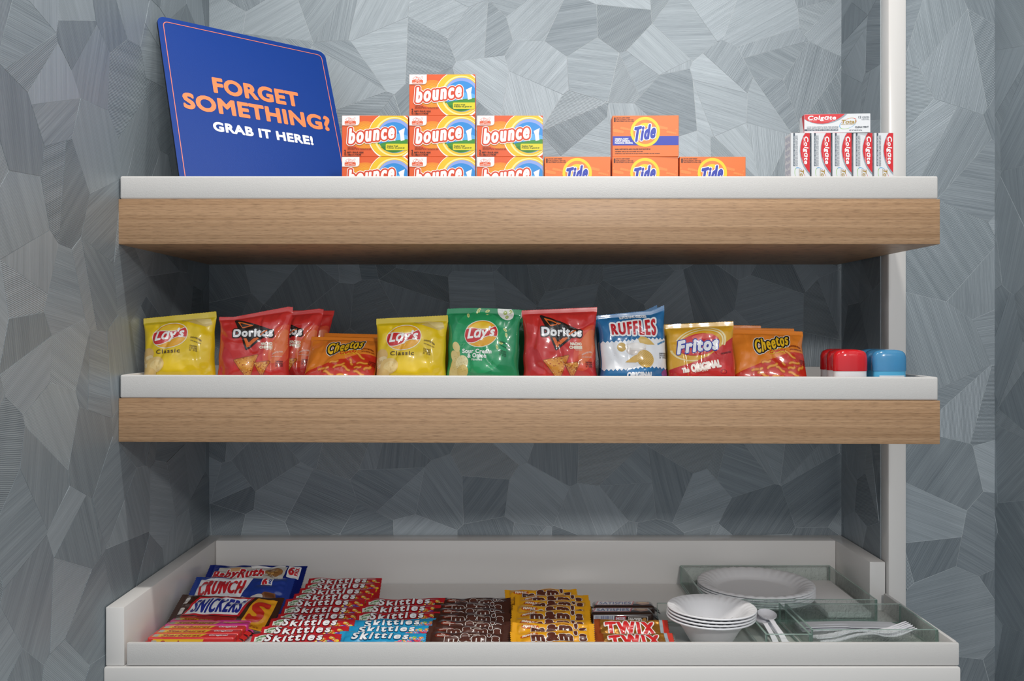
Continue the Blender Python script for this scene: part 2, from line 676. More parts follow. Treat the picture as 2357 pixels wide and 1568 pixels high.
def facet_polys(u0, u1, v0, v1, cell, seed):
    r = random.Random(seed)
    seeds = []
    nu, nv = max(1, round((u1 - u0) / cell)), max(1, round((v1 - v0) / cell))
    for i in range(-1, nu + 1):
        for j in range(-1, nv + 1):
            seeds.append((u0 + (i + 0.5 + r.uniform(-.46, .46)) * (u1 - u0) / nu, v0 + (j + 0.5 + r.uniform(-.46, .46)) * (v1 - v0) / nv))
    out = []
    for i, s in enumerate(seeds):
        poly = [(u0, v0), (u1, v0), (u1, v1), (u0, v1)]
        for j, q in enumerate(seeds):
            if i == j or abs(q[0] - s[0]) + abs(q[1] - s[1]) > 5 * cell:
                continue
            mid = ((s[0] + q[0]) / 2, (s[1] + q[1]) / 2)
            poly = clip_half(poly, mid, (q[0] - s[0], q[1] - s[1]))
            if len(poly) < 3:
                break
        if len(poly) < 3 or area(poly) < 2e-5:
            continue
        if r.random() < 0.42 and len(poly) >= 4 and area(poly) > 0.4 * cell * cell:
            k = r.randrange(len(poly))
            a = poly[k]
            o1 = poly[(k + len(poly) // 2) % len(poly)]
            o2 = poly[(k + len(poly) // 2 + 1) % len(poly)]
            t = r.uniform(0.0, 0.6)
            b = (o1[0] + (o2[0] - o1[0]) * t, o1[1] + (o2[1] - o1[1]) * t)
            nrm = (b[1] - a[1], -(b[0] - a[0]))
            for sg in (1, -1):
                q = clip_half(poly, a, (nrm[0] * sg, nrm[1] * sg))
                if len(q) >= 3 and area(q) > 1e-4:
                    out.append(q)
        else:
            out.append(poly)
    return out


def inset_poly(p, d):
    """shrink a convex polygon by d"""
    cx = sum(a[0] for a in p) / len(p)
    cy = sum(a[1] for a in p) / len(p)
    poly = list(p)
    for i in range(len(p)):
        a, b = p[i], p[(i + 1) % len(p)]
        nx, ny = b[1] - a[1], -(b[0] - a[0])
        L = math.hypot(nx, ny)
        if L < 1e-6:
            continue
        nx, ny = nx / L, ny / L
        if (cx - a[0]) * nx + (cy - a[1]) * ny > 0:
            nx, ny = -nx, -ny
        poly = clip_half(poly, (a[0] - nx * d, a[1] - ny * d), (nx, ny))
        if len(poly) < 3:
            return []
    return poly


def facets(wall, origin, au, av, nrm, u0, u1, v0, v1, cell, seed, comb=0.2):
    """embossed facets of the wallcovering: one thin raised piece each, with its own comb direction"""
    r = random.Random(seed * 13 + 1)
    au, av, nrm, origin = Vector(au), Vector(av), Vector(nrm), Vector(origin)
    for poly in facet_polys(u0, u1, v0, v1, cell, seed):
        q = inset_poly(poly, 0.00030)
        if len(q) < 3 or area(q) < 2e-5:
            continue
        k = len(q)
        hgt = 0.0003 + r.random() * 0.0003
        ti = [r.uniform(-1, 1) * 0.004 for _ in range(2)]
        cx = sum(a[0] for a in q) / k
        cy = sum(a[1] for a in q) / k
        top = [origin + au * a[0] + av * a[1] + nrm * max(0.0002, hgt + ti[0] * (a[0] - cx) + ti[1] * (a[1] - cy)) for a in q]
        bot = [origin + au * a[0] + av * a[1] - nrm * 0.0002 for a in q]
        me = bpy.data.meshes.new('facet')
        fc = [tuple(range(k))] + [(i, k + i, k + (i + 1) % k, (i + 1) % k) for i in range(k)]
        me.from_pydata([v[:] for v in top + bot], [], fc)
        ang = r.uniform(0, math.pi)
        ca, sa = math.cos(ang), math.sin(ang)
        ou, ov = r.uniform(0, 9), r.uniform(0, 9)
        uvl = me.uv_layers.new(name='groove')
        pl = [(ou + a[0] * ca + a[1] * sa, ov - a[0] * sa + a[1] * ca) for a in q] * 2
        for lp in me.loops:
            uvl.data[lp.index].uv = pl[lp.vertex_index]
        tone = r.random()
        groove = r.uniform(0, .12) if r.random() > comb else r.uniform(0.35, 0.85)
        ca_ = me.color_attributes.new('facet_pigment', 'FLOAT_COLOR', 'POINT')
        for i in range(2 * k):
            ca_.data[i].color = (tone, groove, 0, 1)
        me.materials.append(WALLP)
        link('facet', me, wall)


WALLBASE = plain_noise_bump('ccd4d8', 0.4, 200, 0.0003)
CREAM = plain_noise_bump('c9c5be', 0.7, 90, 0.0005)

wl = structure(box('wall_left', XL - 0.06, XL, 0.30, YB + 0.06, 0, ZTOP, WALLBASE))
facets(wl, (XL, 0, 0), (0, 1, 0), (0, 0, 1), (1, 0, 0), 0.55, YB, 0.62, EYE + 0.80, 0.115, 3, 0.6)
wb = structure(box('wall_back', XL, XR, YB, YB + 0.06, 0, ZTOP, WALLBASE))
facets(wb, (0, YB, 0), (1, 0, 0), (0, 0, 1), (0, -1, 0), XL, XR, EYE - 0.50, EYE + 0.80, 0.098, 5)
wn = structure(box('wall_niche_right', XR, XC, 1.70, YB + 0.06, 0, ZTOP, WALLBASE))
facets(wn, (XR, 0, 0), (0, 1, 0), (0, 0, 1), (-1, 0, 0), 1.70, YB, EYE - 0.50, EYE + 0.80, 0.105, 8)
wf = structure(box('wall_front_right', 0.735, XC, YR, 1.70, 0, ZTOP, WALLBASE))
facets(wf, (0, YR, 0), (1, 0, 0), (0, 0, 1), (0, -1, 0), 0.735, XC, 0.50, EYE + 0.78, 0.120, 12)
wr = structure(box('wall_right', XC, XC + 0.06, 0.30, YB + 0.06, 0, ZTOP, WALLBASE))
facets(wr, (XC, 0, 0), (0, 1, 0), (0, 0, 1), (-1, 0, 0), 0.90, YR, 0.50, EYE + 0.78, 0.125, 21, 0.4)
structure(box('trim_1', XR, 0.735, 1.665, 1.70, 0, ZTOP, WHITE_LAM, bevel=0.004))
structure(box('floor', -2.2, 2.2, -1.2, YB + 0.06, -0.05, 0.0, CREAM))
ce = structure(box('ceiling', XL - 0.06, XC + 0.06, 0.30, YB + 0.06, ZTOP, ZTOP + 0.05, CREAM))

# ================================================================== shelves and trays


def rot_about(o, px_c, ang):
    """tip an assembly by a hair about the depth axis through px_c"""
    o.rotation_euler = (0, ang, 0)


def make_shelf(z0, z1, label, tilt, ytag):
    cx = (XL + 0.693) / 2
    s = empty('wooden_shelf', (cx, YF, EYE + z0))
    h = z1 - z0
    x0, x1 = XL - cx + 0.0004, 0.693 - cx
    d = YB - YF - 0.002
    box('front_panel', x0, x1, 0, 0.02, 0, h, WOOD, s, 0.0007)
    box('bottom_panel', x0, x1, 0.02, d, 0, 0.015, WOOD, s)
    box('top_panel', x0, x1, 0.02, d, h - 0.015, h, WOOD, s)
    box('end_panel', x1 - 0.018, x1, 0.02, 0.215, 0.015, h - 0.015, WOOD, s)
    tag(s, label, 'shelf', 'wooden wall shelves')
    s.rotation_euler = (0, tilt, 0)
    return s


def make_tray(zf, zt, label, tilt, zref):
    """white textured tray: floor plate and four rims"""
    cx = (XL + 0.693) / 2
    t = empty('display_tray', (cx, YF, EYE + zref))
    x0, x1 = XL - cx + 0.002, 0.691 - cx
    y1 = 0.425
    zz0, zz1, zt1 = 0.0, zf - zref, zt - zref
    box('base', x0 + 0.006, x1 - 0.006, 0.007, y1 - 0.006, zz0, zz1, WHITE_LEATHER, t)
    box('front_rim', x0, x1, 0.001, 0.009, zz0, zt1, WHITE_LEATHER, t, 0.003, 3)
    box('side_rim', x0, x0 + 0.007, 0.009, y1, zz0, zt1, WHITE_LEATHER, t, 0.002)
    box('side_rim', x1 - 0.007, x1, 0.009, 0.212, zz0, zt1, WHITE_LEATHER, t, 0.002)
    box('side_rim', x1 - 0.007, x1, 0.212, y1, zz0, zt1, WHITE_LEATHER, t, 0.002)
    box('back_rim', x0 + 0.007, x1 - 0.007, y1 - 0.007, y1, zz0, zt1, WHITE_LEATHER, t, 0.002)
    tag(t, label, 'tray', 'white display trays')
    t.rotation_euler = (0, tilt, 0)
    return t


TIP = 0.0028
Z1F, Z2F = 0.219, -0.0985          # tray floors relative to the eye
make_shelf(0.138, 0.2095, 'wooden wall shelf under the tray of laundry boxes', 0.0, 0)
make_tray(Z1F, 0.2465, 'white textured tray holding laundry boxes and blue sign', 0.0, 0.2098)
make_shelf(-0.1782, -0.109, 'wooden wall shelf under the tray of chip bags', TIP, 0)
make_tray(Z2F, -0.0715, 'white textured tray holding chip bags and deodorant sticks', TIP, -0.1086)


def z2(x):
    """height of the (slightly tipped) chip tray floor at x"""
    return EYE + Z2F - (x - 0.04) * TIP


# counter with upstands
ZC = -0.514        # counter slab top relative to the eye
ct = empty('counter', (0.04, 1.395, 0))
tag(ct, 'white counter cabinet with raised white edges inside the niche', 'counter')


def cbox(name, x0, x1, y0, y1, z0, z1, mat, bevel=0.0):
    return box(name, x0 - 0.04, x1 - 0.04, y0 - 1.395, y1 - 1.395, z0, z1, mat, ct, bevel)


cbox('countertop', XL + 0.0004, 0.699, 1.395, 1.664, EYE + ZC - 0.045, EYE + ZC - 0.0006, WHITE_LAM, 0.003)
cbox('countertop', XL + 0.0004, XR - 0.0004, 1.664, YB - 0.001, EYE + ZC - 0.045, EYE + ZC - 0.0006, WHITE_LAM)
cbox('cabinet_body', XL + 0.002, 0.697, 1.405, 1.66, 0.0, EYE + ZC - 0.045, WHITE_LAM)
cbox('upstand', XL + 0.0016, -0.583, 1.400, YB - 0.0016, EYE + ZC - 0.0004, EYE - 0.424, WHITE_LAM, 0.0018)
cbox('upstand', -0.583, 0.671, 1.845, YB - 0.0016, EYE + ZC - 0.0004, EYE - 0.424, WHITE_LAM, 0.0018)
cbox('upstand', 0.671, XR - 0.0016, 1.674, YB - 0.0016, EYE + ZC - 0.0004, EYE - 0.424, WHITE_LAM, 0.0018)
# candy tray
Z3F = -0.5115
ctr = empty('candy_tray', (0.06, 1.40, EYE + ZC))
tag(ctr, 'low white textured tray of candy and tableware on the counter', 'tray', 'white display trays')


def tbox(name, x0, x1, y0, y1, z0, z1, bevel=0.0):
    return box(name, x0 - 0.06, x1 - 0.06, y0 - 1.40, y1 - 1.40, z0 - ZC, z1 - ZC, WHITE_LEATHER if name != 'base' else WHITE_LAM, ctr, bevel)


pts = [(-0.5815, 1.407), (0.692, 1.407), (0.692, 1.662), (0.6695, 1.662), (0.6695, 1.8435), (-0.5815, 1.8435)]
prism('base', [(x - 0.06, y - 1.40) for x, y in pts], 0.0, Z3F - ZC, WHITE_LAM, ctr)
tbox('front_rim', -0.5795, 0.699, 1.399, 1.407, ZC, -0.4785, 0.003)
tbox('side_rim', 0.692, 0.699, 1.407, 1.664, ZC, -0.4785, 0.002)
FLOOR3 = EYE + Z3F

# ================================================================== blue sign
th, ti = math.radians(39.93), math.radians(20.08)
sg = empty('sign_board', (-0.5286, 1.5000, EYE + Z1F))
sg.rotation_euler = (Matrix.Rotation(th, 3, 'Z') @ Matrix.Rotation(-ti, 3, 'X')).to_euler()
tag(sg, 'blue board sign with orange and white lettering, leaning on the wall', 'sign')
SW, SH = 0.3286, 0.3537


def rrect(x0, y0, x1, y1, r, n=6):
    pts = []
    for cx, cy, a0 in ((x1 - r, y0 + r, -90), (x1 - r, y1 - r, 0), (x0 + r, y1 - r, 90), (x0 + r, y0 + r, 180)):
        for k in range(n + 1):
            a = math.radians(a0 + k * 90 / n)
            pts.append((cx + r * math.cos(a), cy + r * math.sin(a)))
    return pts


bm = bmesh.new()
pp = rrect(0, 0, SW, SH, 0.014)
f0 = [bm.verts.new((x, 0, z)) for x, z in pp]
f1 = [bm.verts.new((x, 0.005, z)) for x, z in pp]
bm.faces.new(f0); bb = bm.faces.new(f1[::-1]); bb.material_index = 1
for i in range(len(pp)):
    q = bm.faces.new((f0[i], f1[i], f1[(i + 1) % len(pp)], f0[(i + 1) % len(pp)]))
    q.material_index = 1
SIGNBLUE = plain_noise_bump('083a8e', 0.42, 900.0, 0.0006, 0.3, spec=0.25)
link('panel', bm_mesh(bm, 'panel', [SIGNBLUE, M('14161c', 'card')]), sg)
# print: photo pixel -> sign plane
Rm = sg.rotation_euler.to_matrix()


def sign_uv(px, py):
    d = Vector(((px - CX) / F, 1.0, (CY - py) / F))
    o = Vector((0, 0, EYE)) - Vector(sg.location)
    n = Rm @ Vector((0, 1, 0))
    t = -(o @ n) / (d @ n) if False else -o.dot(n) / d.dot(n)
    p = Rm.inverted() @ (o + d * t)
    return p.x, p.z


def zpx(x, y):
    return 340 + x / 3.92, 20 + y / 3.92


art = Art((0, SH, SW, 0), SW, SH)          # frame in metres, y up
art.f = (0, 0, SW, SH)


def sbox(bl, tl, br, tr):
    p = [sign_uv(*zpx(*q)) for q in (bl, tl, br, tr)]
    x0 = (p[0][0] + p[1][0]) / 2; x1 = (p[2][0] + p[3][0]) / 2
    zb = (p[0][1] + p[2][1]) / 2; zt = (p[1][1] + p[3][1]) / 2
    return (x0, SH - zt, x1, SH - zb)


def shrink(b, r):
    return (b[0] + r, b[1] + r, b[2] - r, b[3] - r)


OR, WH = 'f58a52', 'f4f4f6'
for txt, q, col, r in (('FORGET', ((600, 757), (570, 613), (1355, 893), (1373, 762)), OR, 0.0019),
                       ('SOMETHING?', ((325, 893), (308, 757), (1637, 1112), (1652, 972)), OR, 0.0019),
                       ('GRAB IT HERE!', ((592, 1100), (585, 1018), (1490, 1236), (1492, 1152)), WH, 0.0012)):
    art.text('lettering', txt, shrink(sbox(*q), r), [(col, r, 1)], spacing=1.08, det=30)
# thin border line
o_, i_ = rrect(0.009, 0.009, SW - 0.009, SH - 0.009, 0.009), rrect(0.0103, 0.0103, SW - 0.0103, SH - 0.0103, 0.008)
k = len(o_)
art.add('border_line', o_ + i_, [(a, (a + 1) % k, k + (a + 1) % k, k + a) for a in range(k)], 'ee8168', 1)
art.build(sg, lambda u, v, h: Vector((u + SW / 2, -h, v)))

# ================================================================== boxes on the top tray
Z1 = EYE + Z1F


def carton(name, wd, hd, dp, colour, finish='card', side=None):
    t = empty(name, (0, 0, 0))
    bm = bmesh.new()
    box_bm(bm, -wd / 2, wd / 2, -dp / 2, dp / 2, 0, hd, 0.0005, 1)
    mats = [M(colour, finish)]
    if side:
        mats.append(M(side, finish))
        for f in bm.faces:
            if f.normal.y > -0.5:
                f.material_index = 1
    link('carton', bm_mesh(bm, 'carton', mats), t)
    return t


BW, BH, BD = 0.1086, 0.0676, 0.034
db = carton('dryer_sheet_box', BW, BH, BD, 'e5602f', side='d8502a')
a = Art((805, 88, 1527, 535), BW, BH)
A_, L_ = 'artwork', 'lettering'
a.ell(A_, 1060, 300, 175, 150, 'ee8a2c', 0)
for i in range(-12, 13):
    for j in range(-11, 12):
        x, y = 1060 + (i + (j % 2) * .5) * 14, 300 + j * 13
        d = math.hypot((x - 1060) / 175, (y - 300) / 155)
        if d < 0.98:
            a.ell(A_, x, y, 7.5 * (1.05 - d) + 1.2, 7.5 * (1.05 - d) + 1.2, 'f6c92e', 1, n=6)
cxx, cyy = 1352, 312
a.ell(A_, cxx, cyy, 262, 262, 'f8f4ea', 2, n=56)
a.ell(A_, cxx - 4, cyy - 4, 250, 250, 'f0c52c', 3, n=56)
a.ell(A_, cxx + 22, cyy + 6, 218, 214, 'f6e9a0', 4, n=48)
a.ell(A_, cxx + 30, cyy + 6, 205, 200, 'f0c52c', 5, n=48)
a.ell(A_, cxx + 28, cyy - 2, 188, 186, '8fa7e6', 6, n=48)
a.ell(A_, cxx + 22, cyy + 14, 174, 166, '2f8fdc', 7, n=48)
a.ell(A_, cxx + 40, cyy + 20, 150, 46, '5fb0ea', 8, n=30)
seg_pts = []
for kk in range(0, 25):
    t_ = math.radians(18 + kk * (150 / 24))
    seg_pts.append((cxx + 22 + 174 * math.cos(t_), cyy + 14 + 166 * math.sin(t_)))
a.poly(A_, [(1520, 345), (1400, 358), (1280, 380), (1196, 402)] + seg_pts[::-1], '3f8f34', 9)
a.poly(A_, [(1230, 430), (1330, 415), (1440, 470), (1360, 490), (1270, 462)], '2f7a2c', 10)
a.poly(A_, [(1424, 257), (1492, 224), (1482, 290), (1489, 356), (1447, 366), (1440, 300)], 'f3f3f8', 10)
a.poly(A_, [(1330, 338), (1392, 318), (1388, 364), (1332, 360)], 'f3f3f8', 10)
a.rect(A_, 1283, 395, 1560, 466, 'e2d42a', 11, 14)
a.tiny(L_, 'Outdoor Fresh', (1296, 412, 1416, 428), '4a5a14', 12, bold=.06)
a.tiny(L_, 'Fraîcheur de grand air', (1296, 433, 1490, 451), '4a5a14', 12, bold=.06)
a.rect(A_, 760, 40, 997, 197, 'f7f5f2', 11, 34)
a.text(L_, '4in1', (848, 116, 948, 146), [('e2562f', 5, 12), ('fdfdfd', 1.6, 13)], shear=.25, det=12)
a.rect(A_, 836, 150, 957, 187, 'e4603a', 12, 6)
a.tiny(L_, 'benefits', (876, 154, 920, 164), 'fbe6dc', 13)
a.tiny(L_, 'avantages · beneficios', (842, 171, 950, 182), 'fbe6dc', 13)


def bounce_warp(x, y, p, q):
    return x, y - 62 * (p - .5) + 0 * q


a.text('logo', 'bounce', (884, 208, 1372, 362), [('faf6f0', 32, 12), ('d84a2c', 25, 13), ('fbfaf8', 8.5, 14)], shear=.12, spacing=1.3, warp=bounce_warp, det=40)
a.tiny(L_, 'FABRIC SOFTENER', (866, 434, 960, 444), '7a2c14', 12)
a.tiny(L_, 'ASSOUPLISSANT TEXTILE / SUAVIZANTE DE TELAS', (866, 447, 1125, 459), '7a2c14', 12)
a.tiny(L_, '2', (832, 463, 848, 500), '3a160c', 12, bold=.05, det=14)
a.tiny(L_, 'SHEETS / FEUILLES / HOJAS', (860, 482, 1040, 502), '4a1c10', 12)
a.tiny(L_, '162 x 228mm 6.4 x 9 INCHES', (832, 506, 1014, 524), '4a1c10', 12)
a.build(db, lambda u, v, h: Vector((u, -BD / 2 - h, v)), clip=(-BW / 2 + .0004, .0004, BW / 2 - .0004, BH - .0004), dz=0.00006)
YBX = 1.50 + BD / 2
XS = [(863.0 - CX) * 1.5 / F, (1017.8 - CX) * 1.5 / F, (1173.5 - CX) * 1.5 / F]
spots = [(XS[0], 0, 'box of dryer sheets below the outer stack top, beside the blue sign', 0.000),
         (XS[1], 0, 'box of dryer sheets at the bottom of the three-high stack', 0.0),
         (XS[2], 0, 'box of dryer sheets at the bottom of the stack next to the detergent', 0.0),
         (XS[0], 1, 'box of dryer sheets on top of the stack beside the blue sign', .01),
         (XS[1], 1, 'box of dryer sheets in the middle of the three-high stack', -.006),
         (XS[2], 1, 'box of dryer sheets on top of the stack next to the detergent', .004),
         (XS[1] + .0002, 2, 'box of dryer sheets standing alone at the very top of the stacks', -.008)]
for i, (x, r, lab, ry) in enumerate(spots):
    loc = (x, YBX, Z1 + r * (BH + 0.0001))
    if i == 0:
        db.location = loc
        tag(db, lab, 'box', 'dryer sheet boxes')
    else:
        copy_thing(db, loc, (0, 0, ry), lab)

td = carton('detergent_box', BW, BH, BD, 'ef7a35', side='e2662c')
a = Art((797, 112, 1526, 556), BW, BH)
for i in range(40):
    x = 810 + (i * 97) % 700
    y = 235 + (i * 53) % 75
    a.ell(A_, x, y, 9 + (i * 7) % 12, 9 + (i * 7) % 12, 'f38f45', 0 + i * .02, n=14)
a.rect(A_, 780, 334, 1560, 433, '2b3fb4', 1)
a.ell(A_, 1158, 288, 162, 162, 'f4d92e', 2, n=56)
a.ell(A_, 1158, 288, 131, 131, 'f08a44', 3, n=48)
a.ell(A_, 1158, 288, 96, 96, 'f4d92e', 4, n=40)
a.ell(A_, 1158, 288, 56, 56, 'f08a44', 5, n=32)
a.text('logo', 'Tide', (1046, 224, 1268, 370), [('f6f6fa', 17, 6), ('2b3fb4', 8, 7)], shear=.28, spacing=1.2, warp=lambda x, y, p, q: (x, y - 44 * (p - .5)), det=34)
for i, s_ in enumerate(('ORIGINAL SCENT', 'PARFUM ORIGINAL', 'FRAGANCIA ORIGINAL')):
    a.tiny(L_, s_, (824, 356 + i * 22, 824 + (150, 166, 198)[i], 371 + i * 22), 'eef0fb', 4, bold=.09)
a.tiny(L_, '1', (816, 133, 830, 178), '5a2410', 1, bold=.05, det=14)
for i, s_ in enumerate(('LOAD ULTRA LAUNDRY DETERGENT', 'BRASSÉE DE DÉTERGENT À LESSIVE ULTRA', 'CARGA DETERGENTE ULTRA PARA LA ROPA')):
    a.tiny(L_, s_, (837, 129 + i * 18, 837 + (155, 193, 195)[i], 142 + i * 18), '6a2c14', 1)
for i, (s_, w_) in enumerate((('WARNING: CAUSES EYE IRRITATION. HARMFUL IF SWALLOWED. SEE BACK PANEL FOR FIRST AID', 390), ('AVERTISSEMENT : IRRITE LES YEUX. NOCIF SI INGÉRÉ. VOIR AU VERSO', 308),
                              ('ADVERTENCIA: CAUSA IRRITACIÓN DE LOS OJOS. NOCIVO SI SE INGIERE. VER PANEL POSTERIOR', 495))):
    a.tiny(L_, s_, (824, 468 + i * 24, 824 + w_, 482 + i * 24), '4e1e0e', 1)
a.build(td, lambda u, v, h: Vector((u, -BD / 2 - h, v)), clip=(-BW / 2 + .0004, .0004, BW / 2 - .0004, BH - .0004), dz=0.00008)
XT = [(1329.3 - CX) * 1.5 / F, (1485.2 - CX) * 1.5 / F, (1640.3 - CX) * 1.5 / F]
for i, (x, r, lab, rz) in enumerate([(XT[0], 0, 'orange detergent box standing beside the dryer sheet boxes', 0), (XT[1], 0, 'orange detergent box with another detergent box stacked on it', 0),
                                     (XT[2], 0, 'orange detergent box at the free end of the detergent row', 0.004), (XT[1] + .001, 1, 'orange detergent box stacked on top of the detergent row', -0.03)]):
    loc = (x, YBX, Z1 + r * (BH + .0001))
    if i == 0:
        td.location = loc
        tag(td, lab, 'box', 'detergent boxes')
    else:
        copy_thing(td, loc, (0, 0, rz), lab)

# toothpaste: modelled lying, long side along x
TW, TH, TD = 0.1065, 0.0312, 0.030
tp = carton('toothpaste_box', TW, TH, TD, 'e3e6ea')
a = Art((470, 135, 1325, 415), TW, TH)
curve = [(470 + i * 53, 0) for i in range(11)]
red = [(440, 100), (1040, 100)] + [(1000, 135), (960, 172), (905, 212), (845, 243), (780, 266), (710, 278), (640, 274), (570, 256), (510, 230), (440, 180)]
gry = [(440, 100), (1070, 100)] + [(1030, 135), (990, 176), (930, 222), (862, 256), (790, 277), (710, 288), (640, 282), (570, 263), (510, 236), (440, 186)]
a.poly(A_, gry, '9aa6b2', 0)
a.poly(A_, red, 'd81f2c', 1)
a.text('logo', 'Colgɑte', (520, 160, 878, 236), [('f6f6f8', 3.6, 2)], shear=.12, spacing=1.12, det=30)
a.tiny(L_, 'Daily Repair', (530, 226, 636, 238), 'f4c8cc', 2)
a.tiny(L_, 'Enamel Strength', (715, 232, 850, 243), 'f4c8cc', 2)
for a0, a1, c_ in ((100, 170, '8cc63f'), (170, 235, '4ba3dc'), (30, 100, '6cb8e6'), (-60, 30, 'd8433a'), (235, 290, 'd8433a'), (290, 330, 'e8c32a')):
    a.ell(A_, 1036, 280, 122, 68, c_, 0.2, rot=-28, a0=a0, a1=a1, n=14, inner=.93)
a.text(L_, 'Total', (956, 228, 1140, 280), [('e3e6ea', 8, 1), ('a8862a', 2.6, 2)], shear=.2, det=22)
a.tiny(L_, 'WHOLE MOUTH HEALTH', (945, 286, 1115, 297), 'b0923c', 1)
a.tiny(L_, 'CLEAN MINT', (1126, 322, 1300, 349), '33404e', 1, bold=.05, det=12)
a.tiny(L_, 'NET WT 0.88 OZ (24.9 g)', (1052, 372, 1215, 392), '5a6470', 1)
a.tiny(L_, '12', (1170, 174, 1204, 206), '4a5866', 1, det=12)
a.tiny(L_, 'ANTIBACTERIAL', (1216, 180, 1310, 194), '6a7480', 1)
a.tiny(L_, 'PROTECTION', (1222, 200, 1300, 212), '6a7480', 1)
a.tiny(L_, 'FLUORIDE TOOTHPASTE', (1210, 222, 1308, 233), '6a7480', 1)
for i in range(2):
    a.tiny(L_, ('/ CAVITIES / PLAQUE / GINGIVITIS / TARTAR / STAINS / BAD BREATH', '/ ENAMEL / SENSITIVITY RELIEF / DRY MOUTH / ODOR NEUTRALIZER')[i], (500, 318 + i * 17, 910, 331 + i * 17), '6c7682', 1)
a.rect(A_, 440, 358, 908, 383, '3c4a5a', 1)
a.tiny(L_, 'FIGHTS BACTERIA ON TEETH, TONGUE, CHEEKS AND GUMS', (510, 363, 900, 378), 'c9d2da', 2)
clipT = (-TW / 2 + .0003, .0003, TW / 2 - .0003, TH - .0003)
a.build(tp, lambda u, v, h: Vector((u, -TD / 2 - h, v)), clip=clipT, dz=0.00008)
# end flap print (left end)
e_ = Art((0, 0, 100, 100), TD, TH)
e_.poly('end_panel_print', [(45, 0), (100, 0), (100, 100), (80, 70), (60, 35)], 'd81f2c', 0)
e_.build(tp, lambda u, v, h: Vector((-TW / 2 - h, u * -1, v)), clip=(-TD / 2 + .0003, .0003, TD / 2 - .0003, TH - .0003), dz=.00008)
u_ = Art((0, 0, 300, 90), TW, TD)
for i in range(6):
    for k_ in range(9):
        u_.rect('drug_facts_print', 12 + k_ * 31, 10 + i * 12, 12 + k_ * 31 + 14 + (k_ * 7 + i * 5) % 13, 14 + i * 12, '8a92b8', 0)
u_.build(tp, lambda u, v, h: Vector((u, v - TD / 2, -h)), dz=.00008)
fronts = [1842.0, 1890.3, 1938.5, 1986.5, 2034.5]
YT = 1.50
labs = ['white and red toothpaste box stood on end, farthest from the white post',
        'white and red toothpaste box stood on end, second in its row toward the post',
        'white and red toothpaste box stood on end in the middle of its row',
        'white and red toothpaste box stood on end, fourth in its row toward the post',
        'white and red toothpaste box stood on end nearest the white post']
for i, fx in enumerate(fronts):
    x = (fx - CX) * YT / F
    # stood on end: left end up, print reads downwards
    rot = (Matrix.Rotation(math.radians((2.0, 1.0, .5, .5, 0)[i]), 3, 'Z') @ Matrix.Rotation(math.radians(90), 3, 'Y')).to_euler()
    loc = (x - TH / 2, YT + TD / 2, Z1 + TW / 2 + 0.0002)
    if i == 0:
        tp.location = loc
        tp.rotation_euler = rot
        tag(tp, labs[0], 'box', 'toothpaste boxes')
    else:
        copy_thing(tp, loc, rot, labs[i])
copy_thing(tp, ((1930 - CX) * YT / F - .0005, YT + TD / 2 + .001, Z1 + TW + 0.0006), (0, 0, math.radians(-4)), 'white and red toothpaste box lying across the upright toothpaste boxes')


